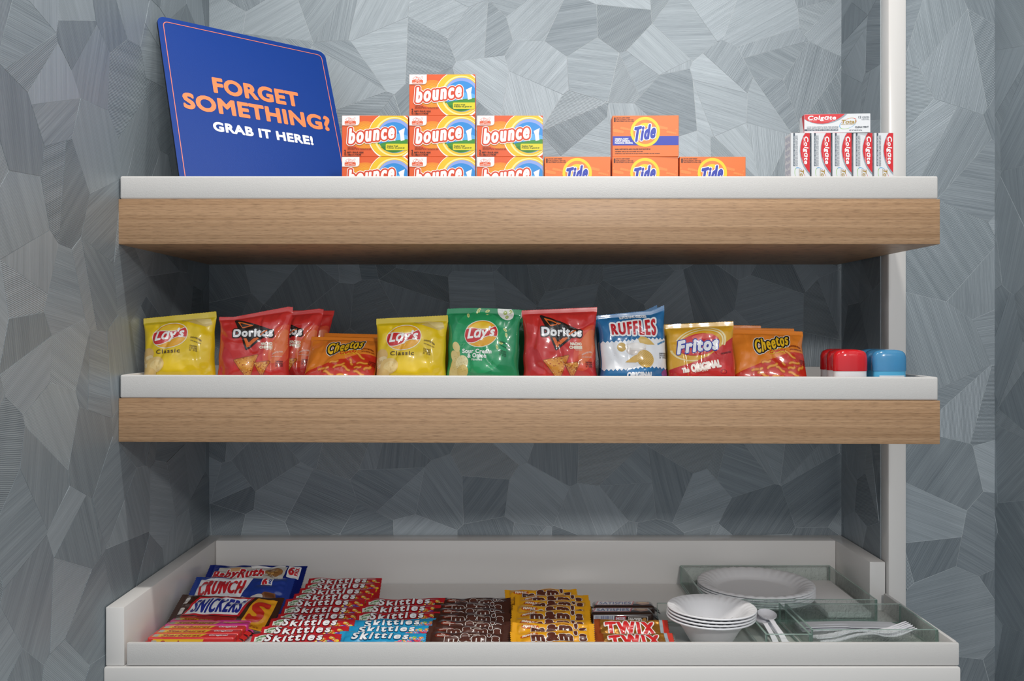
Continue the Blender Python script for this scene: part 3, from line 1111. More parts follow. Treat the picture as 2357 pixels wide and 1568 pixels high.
# ================================================================== pillow bags
class Pillow:
    """sealed film bag. a runs along the sealed axis (crimps at both ends), b across."""

    def __init__(s, L, W, T, crimp, seed, pinch=0.05, wr=0.002, back=0.6, top=None, fold=0.002, bulge_low=0.0, wf=38.0, k1=3.0, k2=2.6, edge=0.002):
        s.L, s.W, s.T, s.cr, s.seed = L, W, T, crimp, seed
        s.pinch, s.wr, s.back, s.top, s.fold, s.bl, s.wf = pinch, wr, back, top, fold, bulge_low, wf
        s.k1, s.k2 = k1, k2
        s.edge = edge

    def surf(s, a, b):
        """front surface point (a', b', h)"""
        A = s.L / 2 - s.cr
        xa = min(1.0, abs(a) / A)
        xb = min(1.0, abs(b) / (s.W / 2))
        ea, eb = 1 - xa, 1 - xb
        prof = math.sqrt(max(0, 1 - xa ** s.k1)) * math.sqrt(max(0, 1 - xb ** s.k2))
        h = s.T / 2 * prof * (1 - s.bl * a / A)
        n1 = noise.noise(Vector((a * s.wf, b * s.wf, s.seed * 7.3)))
        n2 = noise.noise(Vector((a * s.wf * 2.1, b * s.wf * 2.1, s.seed * 3.1 + 5)))
        cre = abs(noise.noise(Vector((a * 14 + b * 9, b * 26 - a * 7, s.seed * 1.7 + 2))))
        m = min(1.0, min(ea, eb) * 5)
        h += (n1 * s.wr + n2 * s.wr * .35 - max(0, .18 - cre) * s.wr * 4.5) * m
        gath = math.exp(-ea * 5.0) * min(1, ea * 14)
        h += s.fold * gath * noise.noise(Vector((b * 95, 3.0 if a > 0 else 9.0, s.seed))) * min(1, eb * 4)
        if xa >= 1:
            h = 0.0004 + 0.00035 * math.sin(abs(a) * 2 * math.pi / 0.0021) + .0010 * noise.noise(Vector((b * 40, s.seed, 1))) * (1 if a > 0 else 1)
        h = max(h, 0.0003)
        b2 = b * (1 - s.pinch * min(1, ea * 2.2) ** .7) + s.edge * noise.noise(Vector((a * 30, s.seed + (3 if b > 0 else 0), 4))) * xb
        a2 = a
        if s.top:
            k = max(0.0, (a + s.L / 2) / s.L)
            a2 += s.top(b / (s.W / 2)) * k ** 3
        return a2, b2, h

    def mesh(s, name, mats, conv, na, nb, zig=0.0, band=None):
        """conv(a,b,h)->Vector; band(a,b)->material index"""
        bm = bmesh.new()
        ext = s.L / 2
        avals = []
        nc = max(2, int(s.cr / 0.0011)) if s.cr > 0 else 0
        for i in range(nc):
            avals.append(-ext + s.cr * i / nc)
        for i in range(na + 1):
            avals.append(-ext + s.cr + (s.L - 2 * s.cr) * i / na)
        for i in range(nc):
            avals.append(ext - s.cr + s.cr * (i + 1) / nc)
        for side in (1, -1):
            grid_ = []
            for ia, av_ in enumerate(avals):
                row = []
                for ib in range(nb + 1):
                    bv = -s.W / 2 + s.W * ib / nb
                    a2, b2, h = s.surf(av_, bv)
                    if zig and (ia == 0 or ia == len(avals) - 1):
                        a2 += zig * (1 if ib % 2 else -1) * (1 if av_ > 0 else -1)
                    row.append(bm.verts.new(conv(a2, b2, h if side > 0 else -h * s.back)))
                grid_.append(row)
            for i in range(len(grid_) - 1):
                for j in range(nb):
                    q = (grid_[i][j], grid_[i][j + 1], grid_[i + 1][j + 1], grid_[i + 1][j])
                    fc = bm.faces.new(q if side > 0 else q[::-1])
                    if band:
                        fc.material_index = band((avals[i] + avals[i + 1]) / 2, -s.W / 2 + s.W * (j + .5) / nb, side)
        bmesh.ops.remove_doubles(bm, verts=bm.verts, dist=1e-6)
        bmesh.ops.recalc_face_normals(bm, faces=bm.faces)
        return bm_mesh(bm, name, mats, smooth=True)


def chip_thing(name, pil, colour, art, crimp_col=None):
    """upright chip bag: origin at the middle of its base, front towards -y"""
    t = empty(name, (0, 0, 0))

    def conv(a, b, h):
        return Vector((b, -h, a + pil.L / 2))
    mats = [M(colour, 'film'), M(crimp_col or colour, 'film')]
    me = pil.mesh('bag', mats, conv, int(pil.L / .0023), int(pil.W / .0023), zig=0.0003,
                  band=lambda a, b, sd: 1 if abs(a) > pil.L / 2 - pil.cr * 1.3 else 0)
    link('bag', me, t)

    def mapf(u, v, dz):
        a2, b2, h = pil.surf(v - pil.L / 2, u)
        return conv(a2, b2, h + dz)
    art.build(t, mapf, clip=(-pil.W / 2 * .985, .0002, pil.W / 2 * .985, pil.L - .0002), grid=0.0035, dz=0.00030)
    return t


A_, L_, G_ = 'artwork', 'lettering', 'logo'


def date_code(a, x, y, w_, col, rot=0, lines=('21NOV2023', '3 92123606', '23   07:00')):
    for i, s_ in enumerate(lines):
        a.tiny(L_, s_, (x, y + i * 20, x + w_, y + 15 + i * 20), col, 3, rot=rot)


def lays_logo(a, cx, cy, s=1.0):
    """oval sun with a red ribbon and white script"""
    RX, RY = 172 * s, 118 * s
    ca, sa = math.cos(math.radians(-8)), math.sin(math.radians(-8))

    def R(x, y):
        return (cx + x * ca - y * sa, cy + x * sa + y * ca)
    a.ell(G_, cx, cy, RX + 7 * s, RY + 7 * s, 'f6f2e2', 1, rot=-8, n=48)
    a.ell(G_, cx, cy, RX, RY, 'f3ae1c', 2, rot=-8, n=48)
    a.ell(G_, cx - 6 * s, cy - 60 * s, RX * .60, RY * .40, 'f8cc34', 3, rot=-8, n=30)

    def band(g, col, lay):
        up, dn = [], []
        for k_ in range(33):
            x = RX * (k_ / 16 - 1) * .999
            e_ = RY * math.sqrt(max(0, 1 - (x / RX) ** 2))
            yu = (-46 - g + 16 * math.sin(math.pi * x / RX + .5)) * s
            yl = (48 + g - 20 * math.sin(math.pi * x / RX + .2)) * s
            up.append(R(x, max(-e_, min(e_, yu))))
            dn.append(R(x, min(e_, max(-e_, yl))))
        pts_ = []
        v = up + dn
        f = [(q, q + 1, 33 + q + 1, 33 + q) for q in range(32)]
        a.add(G_, v, f, col, lay)
    band(7, 'f6f2e2', 3.6)
    band(0, 'd2232a', 4.3)
    bx = (cx - 142 * s, cy - 56 * s, cx + 140 * s, cy + 58 * s)
    a.text(G_, "L\u0251y's", bx, [('fbf9f6', 4.8 * s, 5)], shear=.22, spacing=1.05, rise=26 * s, det=28)


def lays(frame, w_, h_, col, kind):
    a = Art(frame, w_, h_, 'film')
    if kind == 'classic':
        for pts_, c_ in (([(430, 232), (560, 228), (700, 240), (745, 300), (690, 322), (590, 290)], 'd9bf72'), ([(560, 236), (720, 246), (738, 290), (660, 300)], 'e6d08a')):
            a.poly(A_, pts_, c_, 0 if c_ == 'd9bf72' else 1)
        lays_logo(a, 345, 388)
        a.text(L_, 'Classic', (214, 522, 454, 560), [('5a4212', 1.2, 3)], spacing=1.15, det=18)
        for i, (x, y, rx, ry, rt, c_) in enumerate(((125, 560, 62, 66, 20, 'e0b872'), (120, 610, 66, 36, -28, 'ead2a0'), (130, 640, 76, 36, -26, 'd9b878'), (140, 668, 84, 36, -24, 'f0dcb0'),
                                                    (205, 660, 94, 74, -10, 'e9c77e'), (215, 668, 70, 52, -10, 'f0d593'), (120, 740, 90, 60, 0, 'e4c27c'))):
            a.ell(A_, x, y, rx, ry, c_, .2 + i * .25, rot=rt, n=30)
        tcol = '7a6414'
    else:
        a.ell(A_, 330, 420, 300, 300, '1ea164', 0, n=50)
        a.ell(A_, 590, 130, 96, 66, 'f0f0ea', 1, rot=35)
        for i, (x, y, r) in enumerate(((585, 130, 20), (640, 118, 18), (610, 175, 17))):
            a.ell(A_, x, y, r, r, 'a9bf5a', 2 + i * .1, n=18)
            a.ell(A_, x, y, r * .5, r * .5, 'dfe6b4', 3, n=14)
        for x, y, rt in ((205, 165, 80), (300, 130, -40), (310, 108, -40), (395, 140, 60), (400, 118, -20), (600, 300, 40), (612, 350, 80), (520, 470, 70), (560, 430, 10)):
            a.ell(A_, x, y, 24, 13, 'dcdf9a', 1, rot=rt, n=16)
            a.ell(A_, x, y, 12, 6, 'a9c25a', 2, rot=rt, n=12)
        lays_logo(a, 345, 345, 1.02)
        a.text(L_, 'Sour Cream', (150, 492, 460, 530), [('f4f8f2', 2.8, 3)], spacing=1.1, det=18)
        a.text(L_, '& Onion', (205, 534, 405, 572), [('f4f8f2', 2.8, 3)], spacing=1.1, det=18)
        a.tiny(L_, 'Flavored', (250, 582, 362, 602), 'e2efe4', 3, det=12)
        for i, (x, y, rx, ry, rt, c_) in enumerate(((70, 640, 44, 150, 12, 'e0c67c'), (60, 560, 36, 60, -20, 'ead594'), (110, 660, 80, 110, 25, 'e4cd88'), (145, 620, 66, 70, 40, 'f0e0a8'),
                                                    (80, 470, 36, 54, -30, 'ecd792'), (160, 700, 60, 60, 0, 'dcc070'))):
            a.ell(A_, x, y, rx, ry, c_, .5 + i * .25, rot=rt, n=30)
        for i in range(26):
            a.ell(A_, 60 + (i * 37) % 140, 560 + (i * 53) % 150, 3, 2.4, '7a7a34', 2.4, n=6)
        tcol = '0b5a34'
    a.tiny(L_, 'GUARANTEED FRESH', (545, 432, 662, 446), tcol, 3, rot=22, arc=10)
    a.tiny(L_, '· UNTIL PRINTED DATE ·', (540, 460, 662, 470), tcol, 3, rot=22)
    date_code(a, 545, 498, 74, tcol, 14)
    return a


def doritos(w_, h_):
    a = Art((1530, 80, 2310, 870), w_, h_, 'film')
    a.ell(A_, 2210, 480, 130, 240, 'e2553a', 0, rot=25)
    a.ell(A_, 2215, 470, 80, 180, 'ea7a48', .4, rot=25)
    a.ell(A_, 1640, 620, 90, 160, 'c92a2e', .2, rot=-20)

    def tri(pts_, r, c_, l_):
        p = np.array(pts_, float)
        v, f = sdf_contour(p, np.roll(p, -1, 0), r, 9)
        a.add(G_, v, f, c_, l_)
    T0 = [(1725, 158), (2120, 318), (1875, 495)]
    tri(T0, 14, '1c1414', 1)
    tri([(1752, 178), (1925, 248), (1815, 268)], 3, 'e8702a', 2)
    tri([(1778, 200), (1890, 246), (1812, 256)], 0.5, '1c1414', 3)
    tri([(1812, 330), (1880, 478), (2092, 318), (2070, 308), (1890, 432), (1836, 330)], 4, 'e8702a', 2)
    tri([(1836, 345), (1886, 445), (2040, 330)], 1, 'b03a1c', 1.5)
    tri([(1848, 352), (1888, 428), (2000, 340)], 1, '1c1414', 3)
    a.text(G_, 'Doritos', (1722, 288, 2150, 366), [('221818', 19, 4), ('f2f2f4', 6.5, 5)], spacing=1.15, det=26,
           warp=lambda x, y, p, q: (x, y + 16 * (p - .5)))
    tri([(2010, 350), (2088, 306), (2096, 312), (2020, 362)], 1, 'e8702a', 6)
    a.tiny(L_, 'NACHO', (2028, 434, 2148, 458), 'f6ead6', 3, bold=.12, det=14)
    a.tiny(L_, 'CHEESE', (2014, 468, 2152, 493), 'f6ead6', 3, bold=.12, det=14)
    a.tiny(L_, 'FLAVORED', (2080, 500, 2152, 510), 'f2c8b8', 3)
    a.tiny(L_, 'GUARANTEED FRESH', (2145, 530, 2260, 545), 'f2c8b8', 3, rot=-14, arc=8)
    a.tiny(L_, '· UNTIL PRINTED DATE ·', (2140, 566, 2260, 576), 'f2c8b8', 3)
    date_code(a, 2190, 612, 74, '5a1216', 0)

    def chip(pts_, l_, sd):
        r_ = random.Random(sd)
        p = np.array(pts_, float)
        for g, c_, q in ((10, '9a4a1c', 0), (4, 'd8802c', .3), (-14, 'e09a3c', .6)):
            v, f = sdf_contour(p, np.roll(p, -1, 0), g, 8)
            a.add(A_, v, f, c_, l_ + q)
        n_ = len(pts_)
        for i in range(46):
            u, v = r_.random(), r_.random()
            if u + v > 1:
                u, v = 1 - u, 1 - v
            x = pts_[0][0] + u * (pts_[1][0] - pts_[0][0]) + v * (pts_[2][0] - pts_[0][0])
            y = pts_[0][1] + u * (pts_[1][1] - pts_[0][1]) + v * (pts_[2][1] - pts_[0][1])
            a.ell(A_, x, y, r_.uniform(4, 10), r_.uniform(3, 6), r_.choice(['b8541c', 'f0c070', 'a8481a', 'e8b050']), l_ + .8, n=8)
    chip([(1742, 606), (2002, 562), (1900, 790)], 1, 1)
    chip([(1975, 640), (2125, 622), (2040, 760)], 2.2, 2)
    return a


def ruffles(w_, h_):
    a = Art((45, 130, 755, 905), w_, h_, 'film')
    zig = lambda y0, ph: [(30 + i * 22, y0 + (10 if (i + ph) % 2 else -10) + 10 * math.sin(i * .2)) for i in range(35)]
    a.poly(A_, zig(425, 0) + zig(712, 1)[::-1], 'eef0f4', 0)
    a.tiny(L_, 'RUFFLES HAVE RRRIDGES!', (270, 168, 552, 200), 'eef2f8', 2, bold=.06, arc=6)
    a.text(G_, 'RUFFLES', (172, 236, 640, 368), [('f4f4f6', 24, 1), ('c8202e', 6.5, 3)], spacing=1.3, det=26, warp=lambda x, y, p, q: (x, y + 22 * (.5 - p) * (q - .5) * 2))
    a.text(L_, 'ORIGINAL', (312, 752, 580, 800), [('eef2f8', 5, 2)], spacing=1.05, det=16)

    def rchip(cx, cy, rx, ry, rt, l_, c0, c1):
        a.ell(A_, cx, cy, rx, ry, c0, l_, rot=rt, n=36)
        ca, sa = math.cos(math.radians(rt)), math.sin(math.radians(rt))
        for i in range(-5, 6):
            yy = i / 5.6
            hw = math.sqrt(max(0, 1 - yy * yy)) * .93
            q = [(-hw * rx, yy * ry - ry * .035), (hw * rx, yy * ry - ry * .035), (hw * rx, yy * ry + ry * .035), (-hw * rx, yy * ry + ry * .035)]
            a.poly(A_, [(cx + x * ca - y * sa, cy + x * sa + y * ca) for x, y in q], c1, l_ + .3)
    rchip(260, 495, 46, 48, 60, 1, 'd8b45c', 'c49a40')
    a.poly(A_, [(438, 420), (470, 392), (530, 402), (580, 440), (620, 478), (540, 478), (460, 465)], 'dcb660', 1)
    a.ell(A_, 410, 520, 108, 66, 'd9cfc8', 1.4)
    a.ell(A_, 410, 492, 114, 38, 'ece6e0', 1.7)
    a.ell(A_, 410, 488, 90, 26, 'f6f2ee', 2)
    rchip(505, 618, 95, 82, 35, 2.2, 'dcb45a', 'c0953c')
    a.poly(A_, [(285, 650), (380, 590), (440, 570), (450, 640), (400, 655)], 'd2a84e', 2.1)
    a.ell(A_, 745, 765, 62, 46, '8a3f7a', 1)
    a.tiny(L_, 'GUARANTEED FRESH', (650, 452, 745, 470), '3a8ac0', 2, rot=-18)
    date_code(a, 662, 560, 84, '4a4a52', 0)
    return a


def fritos(w_, h_):
    a = Art((780, 275, 1490, 930), w_, h_, 'film')
    a.poly(A_, [(780, 745), (1000, 690), (1200, 620), (1380, 500), (1500, 420), (1500, 960), (770, 960)], 'cf2a2a', 0)
    for i, (rx, ry) in enumerate(((290, 165), (262, 140))):
        a.ell(A_, 1120, 500, rx, ry, 'f6e6b0', .4 + i * .6, rot=-12, a0=215, a1=385, n=30, inner=.93)
    a.ell(A_, 1000, 560, 200, 110, 'f4dfa0', .4, rot=8, a0=60, a1=170, n=24, inner=.88)
    a.ell(G_, 1105, 505, 228, 108, 'd2232a', 1.5, rot=-8, n=44)
    a.ell(G_, 1150, 425, 120, 26, 'e8665a', 1.8, rot=-6, n=24)
    a.text(G_, 'Fritos', (878, 452, 1310, 570), [('2238a8', 19, 3), ('f6f6fa', 9.5, 4)], shear=.2, spacing=1.2, rise=42, det=26)
    a.tiny(L_, 'BRAND', (1030, 578, 1170, 592), 'f2c8b8', 3, spacing=1.9, rot=-8)
    a.text(L_, 'The', (918, 734, 986, 776), [('f8eee6', 5, 3)], shear=.1, rot=-8, det=16)
    a.text(L_, 'ORIGINAL', (1010, 684, 1316, 750), [('f8eee6', 6.5, 3)], rot=-9, spacing=1.08, det=18)
    a.tiny(L_, 'CORN CHIPS', (1040, 752, 1180, 774), 'f2d8c8', 3, rot=-6, det=12)
    a.tiny(L_, 'GUARANTEED FRESH', (1335, 580, 1450, 596), '7a1418', 3, rot=-10)
    a.ell(A_, 1350, 775, 34, 22, '8a1418', 1, n=20, inner=.8)
    return a


def cheetos(w_, h_):
    a = Art((1495, 330, 2255, 930), w_, h_, 'film')
    a.poly(A_, [(1500, 800), (1640, 752), (1800, 700), (1960, 640), (2100, 590), (2280, 578), (2280, 960), (1480, 960)], 'd5331f', 0)
    a.text(G_, 'Cheetos', (1728, 424, 2084, 546), [('f4f2f0', 26, 1), ('1d1a1a', 19, 2), ('f4c322', 5, 3)], shear=.08, spacing=1.22, rise=96, det=28,
           warp=lambda x, y, p, q: (x, y + 22 * np.abs(np.sin(p * 9.4)) * (1 - q)))
    a.text(G_, 'Crunchy', (1868, 566, 2042, 610), [('f4c322', 9, 2), ('d5331f', 2.5, 3)], shear=.15, spacing=1.08, rise=34, det=18)
    a.tiny(L_, 'GUARANTEED FRESH', (2085, 530, 2215, 546), '8a2a10', 3, arc=16)
    a.tiny(L_, '· UNTIL PRINTED DATE ·', (2085, 556, 2230, 568), '8a2a10', 3)
    date_code(a, 2185, 655, 74, '7a160c', 0)

    def puff(x, y, L, rt, l_):
        ca, sa = math.cos(math.radians(rt)), math.sin(math.radians(rt))
        q = []
        r_ = random.Random(int(x + y))
        for k_ in range(9):
            t_ = -1 + 2 * k_ / 8
            q.append((t_ * L / 2, 10 * math.sin(t_ * 2.4)))
        ptsx = [(x + px_ * ca - py_ * sa, y + px_ * sa + py_ * ca) for px_, py_ in q]
        A2 = np.array(ptsx[:-1]); B2 = np.array(ptsx[1:])
        P0 = np.concatenate([A2, B2[::-1]]); P1 = np.concatenate([B2, A2[::-1]])
        for g, c_, q_ in ((15, 'c45a14', 0), (11, 'ee8f2a', .25), (4, 'f6b04c', .5)):
            v, f = sdf_contour(P0, P1, g, 5)
            a.add(A_, v, f, c_, l_ + q_)
    for x, y, L, rt in ((2085, 620, 110, 28), (2120, 702, 100, -12), (2080, 752, 60, -18), (2180, 748, 70, -50), (1720, 772, 100, -15), (1880, 740, 110, -30), (1960, 770, 80, 20), (1820, 700, 80, -20),
                        (2000, 690, 60, 50), (1780, 820, 100, 12), (2100, 810, 100, 10), (1930, 840, 100, -8)):
        puff(x, y, L, rt, 1)
    return a


FLOOR_Y = 1.52
BG = 'chip bags'


def place_chip(o, px, Y, lean, yaw=0.0, roll=0.0, label=None, src=None, dz=0.0):
    x = (px - CX) * Y / F
    rot = (Matrix.Rotation(math.radians(yaw), 3, 'Z') @ Matrix.Rotation(math.radians(-lean), 3, 'X') @ Matrix.Rotation(math.radians(roll), 3, 'Y')).to_euler()
    loc = (x, Y, z2(x) + dz + abs(math.sin(math.radians(roll))) * .055 + .0006)
    if src is not None:
        o = copy_thing(src, loc, rot, label)
        return o
    o.location = loc
    o.rotation_euler = rot
    tag(o, label, 'chip bag', BG)
    return o


ypil = Pillow(0.122, 0.120, 0.046, 0.010, 11, pinch=.04, wr=.0032, fold=.004, bulge_low=.25, top=lambda b: .003 * b)
ybag = chip_thing('chip_bag', ypil, 'f0cc16', lays((65, 180, 765, 870), .120, .122, 'f0cc16', 'classic'), 'd8bd18')
place_chip(ybag, 415, 1.525, 9, 3, -3, 'yellow potato chip bag beside the faceted side wall')
place_chip(None, 946, 1.525, 8, 0, 0, 'yellow potato chip bag beside the green bag', ybag)
place_chip(None, 962, 1.585, 8, -2, 1, 'yellow potato chip bag tucked behind the other by the green bag', ybag)

gpil = Pillow(0.135, 0.126, 0.046, 0.009, 23, pinch=.05, wr=.0036, fold=.004, bulge_low=.2, top=lambda b: .002 - .002 * b * b)
gbag = chip_thing('chip_bag', gpil, '12905a', lays((-20, 90, 750, 850), .126, .135, '12905a', 'green'))
place_chip(gbag, 1110, 1.527, 9, -2, 1, 'green sour cream chip bag in front')
place_chip(None, 1132, 1.592, 7, -3, 1, 'green sour cream chip bag behind its twin', gbag)

rpil = Pillow(0.138, 0.128, 0.050, 0.008, 31, pinch=.06, wr=.0042, fold=.005, bulge_low=.15, top=lambda b: -.001 + .003 * b)
rbag = chip_thing('chip_bag', rpil, 'd2302e', doritos(.128, .138))
rpil2 = Pillow(0.137, 0.124, 0.048, 0.008, 37, pinch=.05, wr=.0046, fold=.006, bulge_low=.15, top=lambda b: -.008 + .012 * max(-.6, b) if b < 0.9 else .002)
rbag2 = chip_thing('chip_bag', rpil2, 'd2302e', doritos(.124, .137))
place_chip(rbag, 1289, 1.527, 8, 0, 0, 'red tortilla chip bag between the green and blue bags')
place_chip(rbag2, 582, 1.527, 9, 0, 0, 'red tortilla chip bag beside the lone yellow bag')
place_chip(None, 642, 1.588, 12, -4, 4, 'red tortilla chip bag tucked behind the red bag, second in line', rbag2)
place_chip(None, 668, 1.648, 16, -4, 3, 'red tortilla chip bag farthest back behind two red bags', rbag)

bpil = Pillow(0.130, 0.114, 0.046, 0.007, 41, pinch=.03, wr=.0034, fold=.004, bulge_low=.25, top=lambda b: .004 * b + (.008 * (b - .6) / .4 if b > .6 else 0))
bbag = chip_thing('chip_bag', bpil, '1c6ea6', ruffles(.114, .130))
place_chip(bbag, 1460, 1.525, 9, 2, -1, 'blue and white ridged chip bag in front')
place_chip(None, 1452, 1.590, 8, 6, -2, 'blue and white ridged chip bag behind its twin', bbag)

fpil = Pillow(0.113, 0.114, 0.044, 0.008, 53, pinch=.03, wr=.0034, fold=.004, bulge_low=.25, top=lambda b: .002 * b)
fbag = chip_thing('chip_bag', fpil, 'e6ad2c', fritos(.114, .113), 'dfae3a')
place_chip(fbag, 1616, 1.525, 10, -3, -1, 'yellow and red corn chip bag in front')
place_chip(None, 1604, 1.588, 8, 2, 0, 'yellow and red corn chip bag behind its twin', fbag)

cpil = Pillow(0.112, 0.126, 0.036, 0.008, 61, pinch=.05, wr=.0030, fold=.004, bulge_low=.25, top=lambda b: -.001 * b)
cbag = chip_thing('chip_bag', cpil, 'f08a2c', cheetos(.126, .112))
place_chip(cbag, 775, 1.513, 41, -2, 1, 'orange cheese snack bag beside the red bags, leaning far back')
place_chip(None, 803, 1.570, 36, -4, 1, 'orange cheese snack bag behind the far-leaning orange bag', cbag)
place_chip(None, 1776, 1.520, 28, -2, 1, 'orange cheese snack bag beside the corn chips, in front', cbag)
place_chip(None, 1760, 1.578, 22, 0, 0, 'orange cheese snack bag beside the corn chips, second in line', cbag)
place_chip(None, 1680, 1.650, 12, 2, 0, 'orange cheese snack bag farthest back behind the corn chips', cbag)

# ================================================================== deodorant sticks


def deodorant(kind):
    t = empty('deodorant_stick', (0, 0, 0))
    W2, D2 = 0.0275, 0.0138
    cap = 'd21f28' if kind == 'red' else '2a93cf'
    base = 'eceef0' if kind == 'red' else '56b4e0'
    lathe('body', [(0.0, 0.0), (W2 * .93, 0.0), (W2 * .96, 0.003), (W2 * .96, 0.035), (0.0, 0.035)], M(base, 'satin'), t, 48, sy=.52, power=2.6)
    capprof = [(W2 * .985, 0.0345), (W2, 0.036), (W2, 0.052), (W2 * .985, 0.058), (W2 * .93, 0.063), (W2 * .82, 0.0665), (W2 * .6, 0.0688), (W2 * .3, 0.0698), (0.0, 0.070)]
    if kind == 'red':
        lathe('cap', capprof, M(cap, 'gloss'), t, 48, sy=.52, power=2.6)
    else:
        lathe('cap', capprof, M('58b2e6', 'cloudy'), t, 48, sy=.52, power=2.6)
        lathe('inner_cup', [(0.0, .0352), (W2 * .93, .0352), (W2 * .93, .0495), (0.0, .0495)], M('45b9ea', 'satin'), t, 48, sy=.50, power=2.6)

    def mp(u, v, h):
        # wrap round the front of the superellipse
        tt = -math.pi / 2 + u / (W2 * 1.02)
        c, s_ = math.cos(tt), math.sin(tt)
        q = (abs(c) ** 2.6 + abs(s_) ** 2.6) ** (-1 / 2.6) * (W2 * .96 + h)
        return Vector((q * c, q * s_ * .52, v))
    a = Art((0, 0, 100, 62), 0.050, 0.033, 'satin')
    if kind == 'red':
        a.rect('label_print', 10, 14, 92, 62, 'd22a30', 0)
        a.poly('label_print', [(62, 30), (75, 14), (92, 14), (92, 30)], '2fa890', 1)
        a.ell('label_print', 50, 30, 14, 14, 'eceef0', 1.5, n=24)
        a.poly('label_print', [(40, 40), (50, 26), (60, 40)], 'b02020', 2.2)
    else:
        a.rect('label_print', 8, 10, 98, 62, 'e4e8ee', 0)
        a.tiny('label_print', '21%', (52, 14, 78, 28), 'c0343c', 1, det=12)
        for i in range(4):
            a.rect('label_print', 12, 32 + i * 7, 94, 35 + i * 7, 'aab4c4', 1)
    a.build(t, mp, grid=.003, dz=.00012)
    return t


rd = deodorant('red')
bd = deodorant('blue')
dg = {'red': ('red capped deodorant stick, %s', (1956, 1.496)), 'blue': ('blue translucent capped deodorant stick, %s', (2045.5, 1.496))}
for kind, src in (('red', rd), ('blue', bd)):
    txt, (px, Y) = dg[kind]
    x = (px - CX) * Y / F
    for i in range(3):
        loc = (x + i * .0002, Y + i * 0.0300, z2(x))
        lab = txt % ('front of its file by the tray rim', 'middle of its file of three', 'last of its file of three')[i]
        if i == 0:
            src.location = loc
            tag(src, lab, 'deodorant', 'deodorant sticks')
        else:
            copy_thing(src, loc, None, lab)

# ================================================================== candy on the counter tray
def candy_thing(name, pil, colour, art, finish='film', end_col=None):
    """pack lying on its back: long axis x, print up (+z)"""
    t = empty(name, (0, 0, 0))

    def conv(a, b, h):
        return Vector((a, b, h))
    mats = [M(colour, finish), M(end_col or colour, finish)]
    me = pil.mesh('wrapper', mats, conv, int(pil.L / .0022), max(10, int(pil.W / .0020)), zig=0.0009,
                  band=lambda a, b, sd: 1 if abs(a) > pil.L / 2 - pil.cr * 1.2 else 0)
    link('wrapper', me, t)

    def mapf(u, v, dz):
        a2, b2, h = pil.surf(u, v - pil.W / 2)
        return conv(a2, b2, h + dz)
    art.build(t, mapf, clip=(-pil.L / 2 + .0006, .0006, pil.L / 2 - .0006, pil.W - .0006), grid=0.003, dz=0.00030)
    return t


def skittles(w_, h_, base, dark, kind):
    a = Art((0, 0, 1000, 393), w_, h_, 'film')
    cols = ('e23b2e', 'f08a24', 'f4c52a', '4aa83c', '3f7ad0', '7a3a9a')
    # rainbow sweeping out to the upper corner
    for i, c_ in enumerate(cols):
        o0, o1 = i * 30, (i + 1) * 30
        up = [(600 + k_ * 46, 380 - o0 * .6 - (k_ / 8) ** 1.4 * 190) for k_ in range(9)]
        dn = [(600 + k_ * 46, 380 - o1 * .6 - (k_ / 8) ** 1.4 * 190 - k_ * 1.5) for k_ in range(9)]
        a.poly(A_, up + dn[::-1], c_, .2 + i * .05)
    r_ = random.Random(4 if kind == 'red' else 9)
    pal = ('e8402e', 'f29a2a', 'f6d030', '55b040', '6a3aa0', 'f4a030', '8ac23a') if kind == 'red' else ('e85a8a', 'f29a3a', '6ab0e0', '8ac84a', 'f2a860', 'e23b4e', '2e9ad8')
    for i in range(24):
        k_ = i / 23
        x = 620 + k_ * 340
        y = 300 - k_ ** .8 * 215 + r_.uniform(-40, 40)
        c_ = pal[i % len(pal)]
        a.ell(A_, x, y, 27, 22, c_, 1 + i * .05, rot=-15, n=18)
        a.ell(A_, x - 7, y - 7, 7, 4, 'fbf3e8', 2.4, rot=-15, n=8)
    for i in range(5):
        a.ell(A_, 95 + i * 30, 270 + (i % 2) * 40, 26, 20, pal[(i * 3) % len(pal)], 1, rot=20, n=16)
    if kind == 'red':
        a.poly(A_, [(36, 50), (215, 62), (190, 120), (120, 178), (44, 190)], 'e9ece4', 1.5)
        a.tiny(L_, 'THE ORIGINAL', (52, 74, 190, 98), '3e8a34', 2.2, det=9)
        a.tiny(L_, 'LIME', (52, 112, 130, 140), '3e8a34', 2.2, det=9)
    a.text(G_, 'Skittles', (170, 44, 800, 158), [(dark, 13, 3), ('f4f5f8', 6.0, 4)], shear=.1, spacing=1.28, det=24,
           warp=lambda x, y, p, q: (x, y - 14 * (p - .5) + 10 * np.sin(p * 6.3)))
    return a


